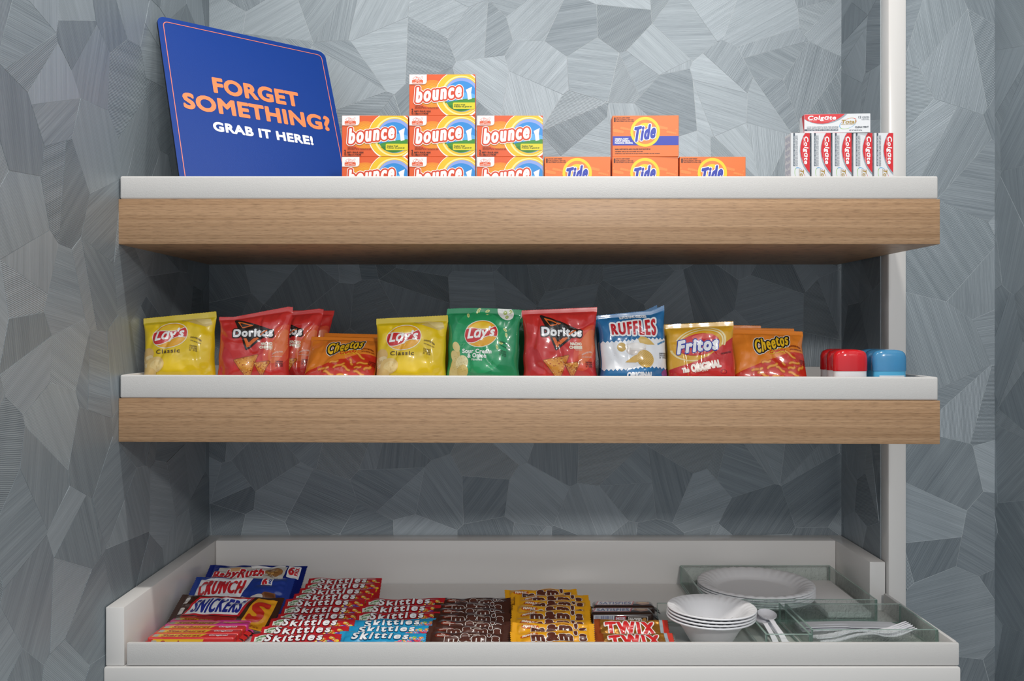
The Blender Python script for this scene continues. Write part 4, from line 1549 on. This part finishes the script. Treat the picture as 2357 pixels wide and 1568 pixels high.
def mms(w_, h_, base, kind):
    a = Art((0, 0, 1000, 393), w_, h_, 'film')
    if kind == 'brown':
        a.ell(A_, 210, 88, 96, 34, '7a2a1c', .5, rot=-4, n=24)
        a.tiny(L_, 'MILK', (186, 66, 240, 82), 'e8d8cc', 2)
        a.tiny(L_, 'CHOCOLATE', (140, 88, 280, 106), 'e8d8cc', 2)
        a.tiny(L_, 'CHOCOLATE CANDIES', (440, 62, 660, 78), 'd8c8bc', 2, rot=-3)
    else:
        a.ell(A_, 220, 84, 108, 36, 'c8601e', .5, rot=-4, n=24)
        a.text(L_, 'PEANUT', (140, 66, 300, 100), [('f6e6d2', 3, 2)], shear=.1, rot=-4, det=12)
        a.tiny(L_, 'CHOCOLATE CANDIES', (470, 58, 690, 74), 'a8541c', 2, rot=-3)
    a.text(G_, "m&m's", (250, 62, 890, 190), [('eeeae6', 20, 3), ('5c2c20' if kind == 'yellow' else '552d25', 13, 4)], spacing=1.2, rise=26, det=26)
    for i, c_ in enumerate(('d8342c', '4a9a3a', '2f7ac8') if kind == 'brown' else ('c8781c', 'd8942a')):
        a.ell(A_, 790 + i * 56, 330 - i * 14, 36, 26, c_, 2 + i * .2, rot=-10, n=20)
    return a


def lay_pack(o, xl, xr, ytop_Y, tilt, W, label, group=None, cat='candy', yaw=0.0, src=None, lift=0.0):
    """xl,xr: photo pixels of the two ends of its upper edge at depth Y"""
    th_ = math.radians(tilt)
    xc = ((xl + xr) / 2 - CX) * ytop_Y / F
    loc = (xc, ytop_Y - W / 2 * math.cos(th_), FLOOR3 + W / 2 * math.sin(th_) + .0026 + lift)
    rot = (Matrix.Rotation(math.radians(yaw), 3, 'Z') @ Matrix.Rotation(th_, 3, 'X')).to_euler()
    if src is not None:
        o = copy_thing(src, loc, rot, label)
        if group:
            o['group'] = group
        return o
    o.location, o.rotation_euler = loc, rot
    return tag(o, label, cat, group)


PW = 0.054
RS = random.Random(3)


def px2(z, s_, o_):
    return o_ + z * s_


# red fruit candy, long row of ten
skp = Pillow(.142, PW, .0150, .009, 71, pinch=.02, wr=.0018, fold=.004, wf=55, edge=.0045)
sk1 = candy_thing('candy_pack', skp, 'c01c28', skittles(.142, PW, 'c01c28', '5a0c14', 'red'))
ends = [(594, 775), (611, 798), (624, 816), (645, 832), (650, 838), (655, 845), (682, 852), (697, 858), (714, 868), (720, 872)]
for i, (xl, xr) in enumerate(ends):
    Y = 1.459 + i * .0362
    lab = 'red fruit candy pack, %s from the rim in the row of ten' % ordn(i)
    lay_pack(sk1, xl, xr, Y, 26 + RS.uniform(-1, 3), PW, lab, 'red fruit candy packs', yaw=RS.uniform(-2.5, 2.5), src=None if i == 0 else sk1)
# short row: three blue in front, three red behind
skb = candy_thing('candy_pack', Pillow(.142, PW, .0150, .009, 77, pinch=.02, wr=.0018, fold=.004, wf=55, edge=.0045), '1d9ccf', skittles(.142, PW, '1d9ccf', '0c4a74', 'blue'))
for i, (xl, xr, yw) in enumerate([(775, 985, -5), (800, 992, 2), (812, 1006, 5)]):
    lab = ('blue tropical candy pack touching the tray rim', 'blue tropical candy pack in the middle of the three blue ones', 'blue tropical candy pack nearest the red packs behind')[i]
    lay_pack(skb, xl, xr, 1.470 + i * .033, 25, PW, lab, 'blue candy packs', yaw=yw, src=None if i == 0 else skb)
for i, (xl, xr, yw) in enumerate([(836, 1002, 3), (842, 1004, 2), (856, 1016, 4)]):
    lab = 'red fruit candy pack behind the blue packs, %s from them' % ordn(i)
    lay_pack(None, xl, xr, 1.566 + i * .040, 28, PW, lab, 'red fruit candy packs', yaw=yw, src=sk1)
# brown and yellow chocolate candies
mbr = [candy_thing('candy_pack', Pillow(.130, PW, .0155, .007, sd, pinch=.03, wr=.0026, fold=.004, wf=48, edge=.005), '43231c', mms(.130, PW, '43231c', 'brown')) for sd in (81, 83)]
used = [False, False]
for i, (xl, xr) in enumerate([(984, 1164), (990, 1168), (1000, 1168), (1008, 1167), (1006, 1166), (1010, 1164), (1020, 1168)]):
    k_ = i % 2
    lab = 'brown chocolate candy pack, %s from the tray rim' % ordn(i)
    lay_pack(mbr[k_], xl, xr, 1.463 + i * .0320, 27 + RS.uniform(-2, 2), PW, lab, 'brown candy packs', yaw=RS.uniform(-3, 3), src=mbr[k_] if used[k_] else None)
    used[k_] = True
myl = [candy_thing('candy_pack', Pillow(.134, PW + .002, .0165, .008, sd, pinch=.03, wr=.0030, fold=.005, wf=45, edge=.007), 'eda81c', mms(.134, PW + .002, 'eda81c', 'yellow')) for sd in (91, 93, 95)]
used = [False] * 3
for i, (xl, xr) in enumerate([(1166, 1378), (1170, 1372), (1168, 1364), (1168, 1366), (1172, 1362), (1180, 1362), (1176, 1364), (1162, 1330)]):
    k_ = i % 3
    lab = 'yellow peanut candy pack, %s from the tray rim' % ordn(i)
    lay_pack(myl[k_], xl, xr, 1.467 + i * .0335, 27 + RS.uniform(-2, 4), PW + .002, lab, 'yellow peanut candy packs', yaw=RS.uniform(-4, 4), src=myl[k_] if used[k_] else None)
    used[k_] = True

# caramel cookie bars (gold wrapper)
a = Art((0, 0, 1000, 440), .122, .054, 'film')
a.text(G_, 'TWIX', (150, 92, 800, 330), [('8a5a20', 32, 1), ('f4f2f0', 27, 2), ('d8282c', 12, 3)], spacing=1.25, shear=-.08, det=26, warp=lambda x, y, p, q: (x, y - 34 * (p - .5)))
a.tiny(L_, '2 cookie bars', (600, 368, 790, 396), '3a2410', 2, bold=.06, rot=-4, det=12)
a.rect(A_, 880, 0, 925, 440, '9fb0b8', .5)
a.rect(A_, 925, 0, 1000, 440, 'd0382a', .5)
a.rect(A_, 60, 300, 100, 420, 'efe9de', 1)
twp = Pillow(.122, .054, .017, .008, 101, pinch=.03, wr=.0026, fold=.006, wf=55, edge=.003)
tw = candy_thing('candy_bar', twp, 'b07a2e', a, 'foil', 'b4572a')
lay_pack(tw, 1376, 1546, 1.467, 24, .054, 'gold wrapped cookie bar with red lettering, against the tray rim', 'gold cookie bars', 'candy bar', 1)
lay_pack(None, 1372, 1528, 1.521, 30, .054, 'gold wrapped cookie bar with red lettering, behind its twin', 'gold cookie bars', 'candy bar', -3, src=tw)


# six-packs leaning on each other by the side upstand
def crunch_art(w_, h_):
    a = Art((0, 0, 1000, 520), w_, h_, 'film')
    a.poly(A_, [(70, 40), (590, 20), (560, 190), (535, 300), (60, 330)], 'eceef2', .5)
    a.text(G_, 'CRUNCH', (100, 80, 530, 260), [('c8202c', 8, 2)], spacing=1.2, rise=26, det=28)
    a.text(G_, 'Fun Size', (400, 300, 650, 390), [('eef0f6', 12, 3), ('c8202c', 4, 4)], shear=.3, spacing=1.05, rise=26, det=20)
    a.tiny(L_, 'CREAMY MILK CHOCOLATE WITH CRISPED RICE', (60, 360, 370, 380), 'd8e0f2', 1)
    a.poly(A_, [(620, 380), (760, 230), (860, 220), (900, 330), (800, 420)], '8a5a3c', .6)
    a.poly(A_, [(760, 236), (852, 226), (884, 310), (800, 330)], '6e4228', .9)
    a.ell(A_, 690, 300, 70, 44, 'd8d4d0', 1.1, rot=-20)
    a.rect(A_, 690, 20, 800, 130, 'f0f0f2', 1, 12)
    a.text(L_, '6', (702, 34, 742, 116), [('c8202c', 6, 2)], det=18)
    a.tiny(L_, 'PACK', (735, 62, 815, 88), '1c3c90', 2, rot=-90, bold=.08, det=12)
    return a


def ruth_art(w_, h_):
    a = Art((0, 0, 1000, 520), w_, h_, 'film')
    a.poly(A_, [(120, 60), (820, 60), (800, 260), (100, 280)], 'c8c4bc', .4)
    a.poly(A_, [(240, 90), (340, 70), (370, 140), (270, 160)], 'd8a878', .6)
    a.ell(A_, 700, 150, 90, 70, '9a6a3a', .7)
    for i in range(14):
        a.ell(A_, 650 + (i * 37) % 110, 110 + (i * 23) % 80, 16, 12, 'c89a58' if i % 2 else '6e4424', .9 + i * .02, n=10)
    a.poly(A_, [(440, 40), (800, 40), (790, 70), (460, 76)], 'e8e8ea', .9)
    a.text(G_, 'BabyRuth', (80, 110, 600, 260), [('f2f0f0', 14, 2), ('c41c28', 6, 3)], shear=.18, spacing=1.12, rise=18, det=26)
    a.rect(A_, 830, 22, 950, 200, 'eef0f2', 1, 14)
    a.text(L_, '6', (846, 46, 892, 160), [('c8202c', 6, 2)], det=18)
    a.tiny(L_, 'PACK', (862, 84, 972, 118), 'c8202c', 2, rot=-90, bold=.08, det=12)
    return a


def snick_art(w_, h_):
    a = Art((0, 0, 1000, 460), w_, h_, 'film')
    a.poly(A_, [(190, 30), (740, 30), (670, 290), (110, 290)], 'c8202c', .5)
    a.poly(A_, [(205, 50), (708, 50), (650, 272), (138, 272)], 'eceef2', .9)
    a.text(G_, 'SNICKERS', (185, 76, 668, 248), [('1c2c90', 6, 2)], shear=.28, spacing=1.16, det=28)
    a.poly(A_, [(770, 40), (950, 50), (930, 430), (690, 410), (720, 240)], 'e8a020', .5)
    a.text(G_, 'S', (745, 110, 900, 320), [('c8281e', 16, 2)], shear=.2, det=24)
    a.tiny(L_, 'NET WT', (800, 366, 860, 380), '8a3a14', 2)
    a.tiny(L_, '3.40 OZ (96.4g)', (760, 388, 880, 404), '8a3a14', 2)
    a.rect(A_, 70, 60, 120, 150, 'd8d4d0', 1, 14)
    a.rect(A_, 60, 180, 108, 270, 'd8d4d0', 1, 14)
    a.poly(A_, [(110, 300), (660, 300), (640, 380), (130, 380)], 'a02020', .4)
    return a


def big_pack(L, W, seed, col, art, finish='film', T=.024):
    return candy_thing('candy_multipack', Pillow(L, W, T, .011, seed, pinch=.02, wr=.0042, fold=.008, wf=34, edge=.004), col, art, finish)


rp = big_pack(.192, .098, 111, '16309c', ruth_art(.192, .098), 'foil')
lay_pack(rp, 482, 706, 1.786, 30, .098, 'dark blue candy multipack with red lettering, against the rear upstand', 'candy multipacks', yaw=-2)
cp = big_pack(.186, .098, 113, '173a92', crunch_art(.186, .098))
lay_pack(cp, 452, 674, 1.692, 31, .098, 'blue candy multipack with red word on a white panel', 'candy multipacks', yaw=-3)
sp = big_pack(.188, .084, 117, '3c2218', snick_art(.188, .084), T=.020)
lay_pack(sp, 412, 650, 1.607, 29, .084, 'brown and orange candy multipack with blue lettering', 'candy multipacks', yaw=-7)


# ---- boxy wrapped sticks
def stick(name, L, D, H, col, end_col, top_art, front_art, bev=.0035, finish='film', fin=.010):
    t = empty(name, (0, 0, 0))
    bm = bmesh.new()
    box_bm(bm, -L / 2, L / 2, -D / 2, D / 2, 0, H, bev, 3)
    link('wrapper', bm_mesh(bm, 'wrapper', M(col, finish), smooth=True, angle=60), t)
    for sgn in (-1, 1):
        bm = bmesh.new()
        n_ = 10
        rows = []
        for i in range(4):
            row = []
            for j in range(n_ + 1):
                f_ = j / n_ - .5
                x = sgn * (L / 2 - .001 + fin * i / 3 + (.0008 * (1 if j % 2 else -1) if i == 3 else 0))
                row.append((x, f_ * D * (.8 + .2 * i / 3), H * .5 + .0012 * math.sin(j * 2.2 + i) - .003 * (i / 3) ** 2))
            rows.append(row)
        for off in (0, .0007):
            vv = [[bm.verts.new((p[0], p[1], p[2] + off)) for p in r_] for r_ in rows]
            for i in range(3):
                for j in range(n_):
                    bm.faces.new((vv[i][j], vv[i][j + 1], vv[i + 1][j + 1], vv[i + 1][j]))
        link('crimped_end', bm_mesh(bm, 'crimped_end', M(end_col, finish), smooth=True), t)
    top_art.build(t, lambda u, v, h: Vector((u, v - top_art.h / 2, H + h)), clip=(-L / 2 + .003, .0, L / 2 - .003, top_art.h), dz=.0001)
    front_art.build(t, lambda u, v, h: Vector((u, -D / 2 - h, v + (H - front_art.h) / 2)), clip=(-L / 2 + .003, .0, L / 2 - .003, front_art.h), dz=.0001)
    return t


SL, SD = .140, .0205


def burst(kind, w_, h_):
    a = Art((0, 0, 1000, 130), w_, h_, 'film')
    y_ = 'f2c326'
    a.poly(A_, [(70, 0), (650, 0), (600, 130), (40, 130)], y_, .5)
    a.rect(A_, 52, 15, 110, 118, 'b9b4a8', 1, 8)
    a.text(G_, 'Starburst', (150, 22, 590, 110), [('b8321c', 4.5, 2)], shear=.18, spacing=1.04, det=20)
    if kind == 'red':
        a.text(L_, 'Original', (690, 36, 900, 100), [('f6ecec', 3, 2)], spacing=1.05, det=14)
    else:
        a.text(L_, 'FaveREDS', (690, 14, 900, 60), [('f4d83a', 3, 2)], spacing=1.05, det=12)
        a.ell(A_, 760, 92, 40, 24, 'd8283c', 2, n=18)
    return a


sr = stick('candy_stick', SL, SD, SD, 'cf2a2c', 'd22c2c', burst('red', SL, SD * .72), burst('red', SL, SD * .74))
sp_ = stick('candy_stick', SL, SD, SD, 'e03c98', 'ea4fa6', burst('pink', SL, SD * .72), burst('pink', SL, SD * .74))
kd = [('red', 324, 'red and yellow fruit chew stick against the tray rim'), ('red', 330, 'red and yellow fruit chew stick, second from the rim'), ('red', 336, 'red and yellow fruit chew stick beside the pink sticks'),
      ('pink', 345, 'pink and yellow fruit chew stick beside the red sticks'), ('pink', 352, 'pink and yellow fruit chew stick farthest from the rim')]
first = {'red': sr, 'pink': sp_}
seen = set()
for i, (kind, xl, lab) in enumerate(kd):
    Y = 1.470 + i * (SD + .0004)
    x = max(-.5715 + SL / 2, (xl - CX) * Y / F + SL / 2 + .010) + .0012 * i
    loc = (x, Y, FLOOR3 + .0003)
    if kind not in seen:
        o = first[kind]
        o.location = loc
        tag(o, lab, 'candy', 'fruit chew sticks')
        seen.add(kind)
    else:
        copy_thing(first[kind], loc, None, lab)

NL, ND, NH = .110, .036, .021
ta = Art((0, 0, 1000, 300), NL, ND * .8, 'film')
ta.poly(A_, [(90, 10), (700, 10), (640, 240), (30, 240)], 'c8202c', .5)
ta.poly(A_, [(110, 30), (672, 30), (622, 220), (62, 220)], 'eceef2', .9)
ta.text(G_, 'SATISFIES', (110, 50, 630, 200), [('1c2c90', 5, 2)], shear=.26, spacing=1.12, det=22)
ta.poly(A_, [(730, 40), (930, 60), (920, 190), (800, 240), (700, 150)], 'b06a34', .6)
ta.poly(A_, [(750, 60), (900, 76), (880, 130), (760, 130)], 'e0b878', .9)
fa = Art((0, 0, 1000, 180), NL, NH * .8, 'film')
fa.rect(A_, 40, 10, 370, 175, 'dcdde2', .5, 10)
r_ = random.Random(2)
x = 70
while x < 340:
    w_ = r_.choice((4, 4, 8, 12))
    fa.rect(A_, x, 24, x + w_, 140, '2c3a7a', 1)
    x += w_ + r_.choice((5, 7, 10))
fa.poly(A_, [(390, 40), (560, 30), (545, 100), (375, 110)], 'c8202c', .5)
fa.tiny(L_, 'SNICKERS', (392, 48, 540, 94), 'e4e8f4', 1.5, det=12)
fa.rect(A_, 590, 40, 900, 170, 'd8d4d0', .5)
fa.rect(A_, 600, 50, 890, 160, '33211a', .9)
fa.text(L_, 'PACKED', (612, 68, 800, 142), [('e8e4e0', 5, 2)], det=14)
fa.ell(A_, 840, 105, 34, 46, 'c09050', 1.5, rot=20, n=18)
nb_ = stick('candy_bar', NL, ND, NH, '33201a', '2a1a16', ta, fa, bev=.006)
nb_.location = ((1437 - CX) * 1.625 / F, 1.640, FLOOR3 + .0003)
tag(nb_, 'brown chocolate bar with barcode side, farther from the gold bars', 'candy bar', 'brown chocolate bars')
copy_thing(nb_, ((1430 - CX) * 1.60 / F, 1.601, FLOOR3 + .0003), (0, 0, .01), 'brown chocolate bar just behind the gold wrapped bars')

# ================================================================== glass caddies
def caddy(name, x0, x1, y0, y1, zt, mat, label, panels, t=.0035, base=True):
    c = empty(name, ((x0 + x1) / 2, (y0 + y1) / 2, FLOOR3 + .0002))
    cx_, cy_ = (x0 + x1) / 2, (y0 + y1) / 2
    H_ = EYE + zt - FLOOR3 - .0002

    def b(nm, xa, xb, ya, yb, za, zb):
        bm = bmesh.new()
        box_bm(bm, xa - cx_, xb - cx_, ya - cy_, yb - cy_, za, zb, .0005, 1)
        amax = max(f.calc_area() for f in bm.faces)
        for f in bm.faces:
            f.material_index = 0 if f.calc_area() > amax * .6 else 1
        link(nm, bm_mesh(bm, nm, [mat, GEDGE]), c)
    if base:
        b('glass_base', x0, x1, y0, y1, 0, t)
    for nm, xa, xb, ya, yb in panels:
        b(nm, xa, xb, ya, yb, t, H_)
    tag(c, label, 'caddy')
    return c


T_ = .0035
x0, x1, y0, y1 = .355, .656, 1.602, 1.838
caddy('plate_caddy', x0, x1, y0, y1, -.472, HAMMERED, 'open hammered glass caddy holding foam plates and napkins',
      [('front_pane', x0, x1, y0, y0 + T_), ('back_pane', x0, x1, y1 - T_, y1), ('side_pane', x0, x0 + T_, y0 + T_, y1 - T_), ('side_pane', x1 - T_, x1, y0 + T_, y1 - T_)])
x0, x1, y0, y1 = .267, .482, 1.428, 1.594
xd = .410
caddy('spoon_caddy', x0, x1, y0, y1, -.475, GLASS, 'clear green glass caddy under the foam bowls, with spoons in its cell',
      [('back_pane', x0, x1, y1 - T_, y1), ('divider_pane', xd, xd + T_, y0 + T_, y1 - T_), ('side_pane', x1 - T_, x1, y0 + T_, y1 - T_), ('front_pane', xd, x1, y0, y0 + T_)])
x0, x1, y0, y1 = .489, .6905, 1.450, 1.590
caddy('cutlery_caddy', x0, x1, y0, y1, -.475, HAMMERED, 'hammered glass caddy of white forks and knives by the tray end',
      [('back_pane', x0, x1, y1 - T_, y1), ('side_pane', x0, x0 + T_, y0 + T_, y1 - T_), ('side_pane', x1 - T_, x1, y0 + T_, y1 - T_), ('front_pane', x0, x1, y0, y0 + T_)])

# ================================================================== foam plates and bowls
GZ = FLOOR3 + .0002 + T_ + .0002


def flute(r0, r1, amp, n_):
    def wfun(r, z, t, i):
        if r0 < r < r1:
            k_ = math.sin((r - r0) / (r1 - r0) * math.pi)
            return r, z + amp * k_ * (abs(math.cos(n_ * t / 2)) ** .6)
        return r, z
    return wfun


PR = .1075
pprof = [(0, 0.0), (.066, 0.0), (.072, .0008), (.079, .0050), (.088, .0110), (.096, .0142), (.103, .0152), (PR - .0008, .0150), (PR, .0158), (PR - .0006, .0168),
         (.103, .0174), (.096, .0166), (.087, .0134), (.078, .0074), (.0715, .0030), (.066, .0022), (0, .0022)]
pl = lathe('plate', pprof, M('e9e9ec', 'foam'), None, 144, warp=lambda r, z, t, i: (r, z + (.0016 * abs(math.cos(18 * t)) ** .5 if 9 < i < 13 else 0)))
pl.name = 'foam_plate'
plx, ply = .4735, 1.7185
for i in range(5):
    lab = 'white foam plate, %s up from the bottom of its stack in the glass caddy' % ordn(i) if 0 < i < 4 else ('white foam plate at the bottom of the plate stack', 'white fluted foam plate on top of the plate stack')[i > 0]
    loc = (plx + (i % 2) * .0006, ply - (i % 3) * .0005, GZ + i * .0045)
    o = pl if i == 0 else copy_thing(pl, loc, None, lab)
    o.location = loc
    tag(o, lab, 'plate', 'foam plates')
BR = .0715
bprof = [(0, 0), (.031, 0), (.034, .0012), (.037, .006), (.046, .0215), (.0555, .034), (.0625, .0392), (.0685, .0400), (BR, .0408), (BR + .0004, .0422), (BR - .0008, .0434),
         (.0680, .0436), (.0615, .0424), (.0540, .0368), (.0440, .0235), (.0350, .0080), (.0325, .0040), (.030, .0026), (0, .0026)]


def bowl_warp(r, z, t, i):
    if i in (11, 12, 13):
        return r - .0022 * abs(math.sin(16 * t)) ** .5 * (1, .9, .5)[i - 11], z - .0024 * abs(math.sin(16 * t)) ** .5 * (.6, 1, .5)[i - 11]
    return r, z


bo = lathe('bowl', bprof, M('e9e9ec', 'foam'), None, 160, warp=bowl_warp)
bo.name = 'foam_bowl'
for i in range(4):
    lab = ('white foam bowl at the bottom of the bowl stack', 'white foam bowl, second up from the bottom of its stack', 'white foam bowl, third up from the bottom of its stack', 'white fluted foam bowl on top of the bowl stack')[i]
    loc = (.3385 + i * .0004, 1.4935, GZ + i * .0046)
    o = bo if i == 0 else copy_thing(bo, loc, (0, math.radians(.35 * i), .3 * i), lab)
    o.location = loc
    tag(o, lab, 'bowl', 'foam bowls')
# napkins
for i in range(5):
    nk = box('paper_napkin', -.0385, .0385, -.104, .104, 0, .0018, M('eceaea', 'matte'), None, .0007)
    nk.location = (.6115 + .0004 * (i % 2), 1.7185, GZ + i * .0019)
    nk.rotation_euler = (0, 0, .004 * (i % 2))
    tag(nk, 'white folded paper napkin beside the plates, %s in its stack' % ('lowest', 'second up', 'third up', 'fourth up', 'topmost')[i], 'napkin', 'paper napkins')


# ================================================================== cutlery
def flat_shape(name, outline, thick, zf, cell=.004, ycut=None):
    bm = bmesh.new()
    tri = tessellate_polygon([[Vector((p[0], p[1], 0)) for p in outline]])
    vs_ = [bm.verts.new((p[0], p[1], 0)) for p in outline]
    for t_ in tri:
        try:
            bm.faces.new([vs_[i] for i in t_])
        except ValueError:
            pass
    xs_ = [p[0] for p in outline]
    k_ = int((max(xs_) - min(xs_)) / cell)
    for i in range(1, k_):
        c = min(xs_) + (max(xs_) - min(xs_)) * i / k_
        bmesh.ops.bisect_plane(bm, geom=bm.verts[:] + bm.edges[:] + bm.faces[:], plane_co=(c, 0, 0), plane_no=(1, 0, 0), dist=1e-7)
    if ycut:
        for c in ycut:
            bmesh.ops.bisect_plane(bm, geom=bm.verts[:] + bm.edges[:] + bm.faces[:], plane_co=(0, c, 0), plane_no=(0, 1, 0), dist=1e-7)
    r_ = bmesh.ops.extrude_face_region(bm, geom=bm.faces[:])
    for v in r_['geom']:
        if isinstance(v, bmesh.types.BMVert):
            v.co.z += thick
    for v in bm.verts:
        v.co.z += zf(v.co.x, v.co.y)
    bmesh.ops.recalc_face_normals(bm, faces=bm.faces)
    return link(name, bm_mesh(bm, name, M('ececf2', 'satin'), smooth=True, angle=45))


def smooth(t_):
    t_ = max(0, min(1, t_))
    return t_ * t_ * (3 - 2 * t_)


fo = [(0, -.005), (.01, -.0058), (.055, -.0042), (.095, -.0036), (.106, -.006), (.114, -.0098), (.122, -.0112), (.134, -.0112)]
tines = []
for i in range(4):
    yc = -.0112 + .0017 + i * .00635
    tines += [(.134, yc - .0017), (.158, yc - .0010), (.1615, yc), (.158, yc + .0010), (.134, yc + .0017)]
fork = flat_shape('plastic_fork', fo + tines + [(x, -y) for x, y in fo[::-1]], .0014, lambda x, y: .006 * smooth((x - .02) / .05) - .005 * smooth((x - .085) / .025) + .010 * smooth((x - .12) / .05) - 0)
kn = [(0, -.005), (.01, -.0058), (.06, -.0042), (.08, -.0046), (.085, -.0075), (.13, -.0080), (.158, -.0062), (.168, -.001), (.166, .004), (.14, .0052), (.085, .0048), (.06, .0042), (.01, .0058), (0, .005)]
knife = flat_shape('plastic_knife', kn, .0016, lambda x, y: .002 * math.sin(x * 18))
hd_ = [(.088 + .021 - .021 * math.cos(t_), -.0155 * math.sin(t_)) for t_ in [math.pi * k_ / 18 for k_ in range(2, 18)]]
so = [(0, -.0045), (.01, -.0052), (.05, -.0038), (.082, -.0036)]
spoon_out = so + hd_ + [(.130, 0)] + [(x, -y) for x, y in hd_[::-1]] + [(x, -y) for x, y in so[::-1]]


def spoon_z(x, y):
    d = ((x - .109) / .021) ** 2 + (y / .0155) ** 2
    return .004 * smooth(x / .04) - (.0075 * max(0, 1 - d) ** .8 if x > .085 else 0)


spoon = flat_shape('plastic_spoon', spoon_out, .0013, spoon_z, .003, [-.012, -.009, -.006, -.003, 0, .003, .006, .009, .012])
ZG = GZ
kpos = [(.500, 1.548, .0, 0), (.499, 1.560, .0022, -.02), (.501, 1.536, .0001, .015), (.503, 1.572, .0002, 0), (.500, 1.552, .0045, .01), (.498, 1.541, .0046, -.015)]
for i, (x, y, z, rz) in enumerate(kpos):
    lab = 'white plastic knife in the hammered glass caddy, %s' % ('lowest in the pile', 'second from the back pane', 'nearest the forks on the caddy base', 'along the back pane', 'topmost of the pile', 'on top beside the forks')[i]
    loc = (x, y, ZG + z + .0023)
    o = knife if i == 0 else copy_thing(knife, loc, None, lab)
    o.location = loc
    o.rotation_euler = (0, 0, rz)
    tag(o, lab, 'knife', 'plastic knives')
fpos = [(.503, 1.507, .0005, .06, -.03), (.514, 1.478, .0020, .13, -.05), (.508, 1.486, .0062, .10, -.05)]
for i, (x, y, z, rz, ry) in enumerate(fpos):
    lab = 'white plastic fork in the hammered glass caddy, %s' % ('next to the knives', 'nearest the front pane', 'lying over the other forks')[i]
    loc = (x, y, ZG + z + .001)
    o = fork if i == 0 else copy_thing(fork, loc, None, lab)
    o.location = loc
    o.rotation_euler = (0, ry, rz)
    tag(o, lab, 'fork', 'plastic forks')
spos = [(.433, 1.437, .006, 88, 0), (.458, 1.440, .008, 97, 180), (.446, 1.438, .012, 90, 0)]
for i, (x, y, z, rz, flip) in enumerate(spos):
    lab = 'white plastic spoon in the clear glass cell, %s' % ('next to the bowls', 'turned face down', 'lying on top')[i]
    loc = (x, y, ZG + z)
    o = spoon if i == 0 else copy_thing(spoon, loc, None, lab)
    o.location = loc
    o.rotation_euler = (Matrix.Rotation(math.radians(rz), 3, 'Z') @ Matrix.Rotation(math.radians(-6), 3, 'Y') @ Matrix.Rotation(math.radians(flip), 3, 'X')).to_euler()
    tag(o, lab, 'spoon', 'plastic spoons')
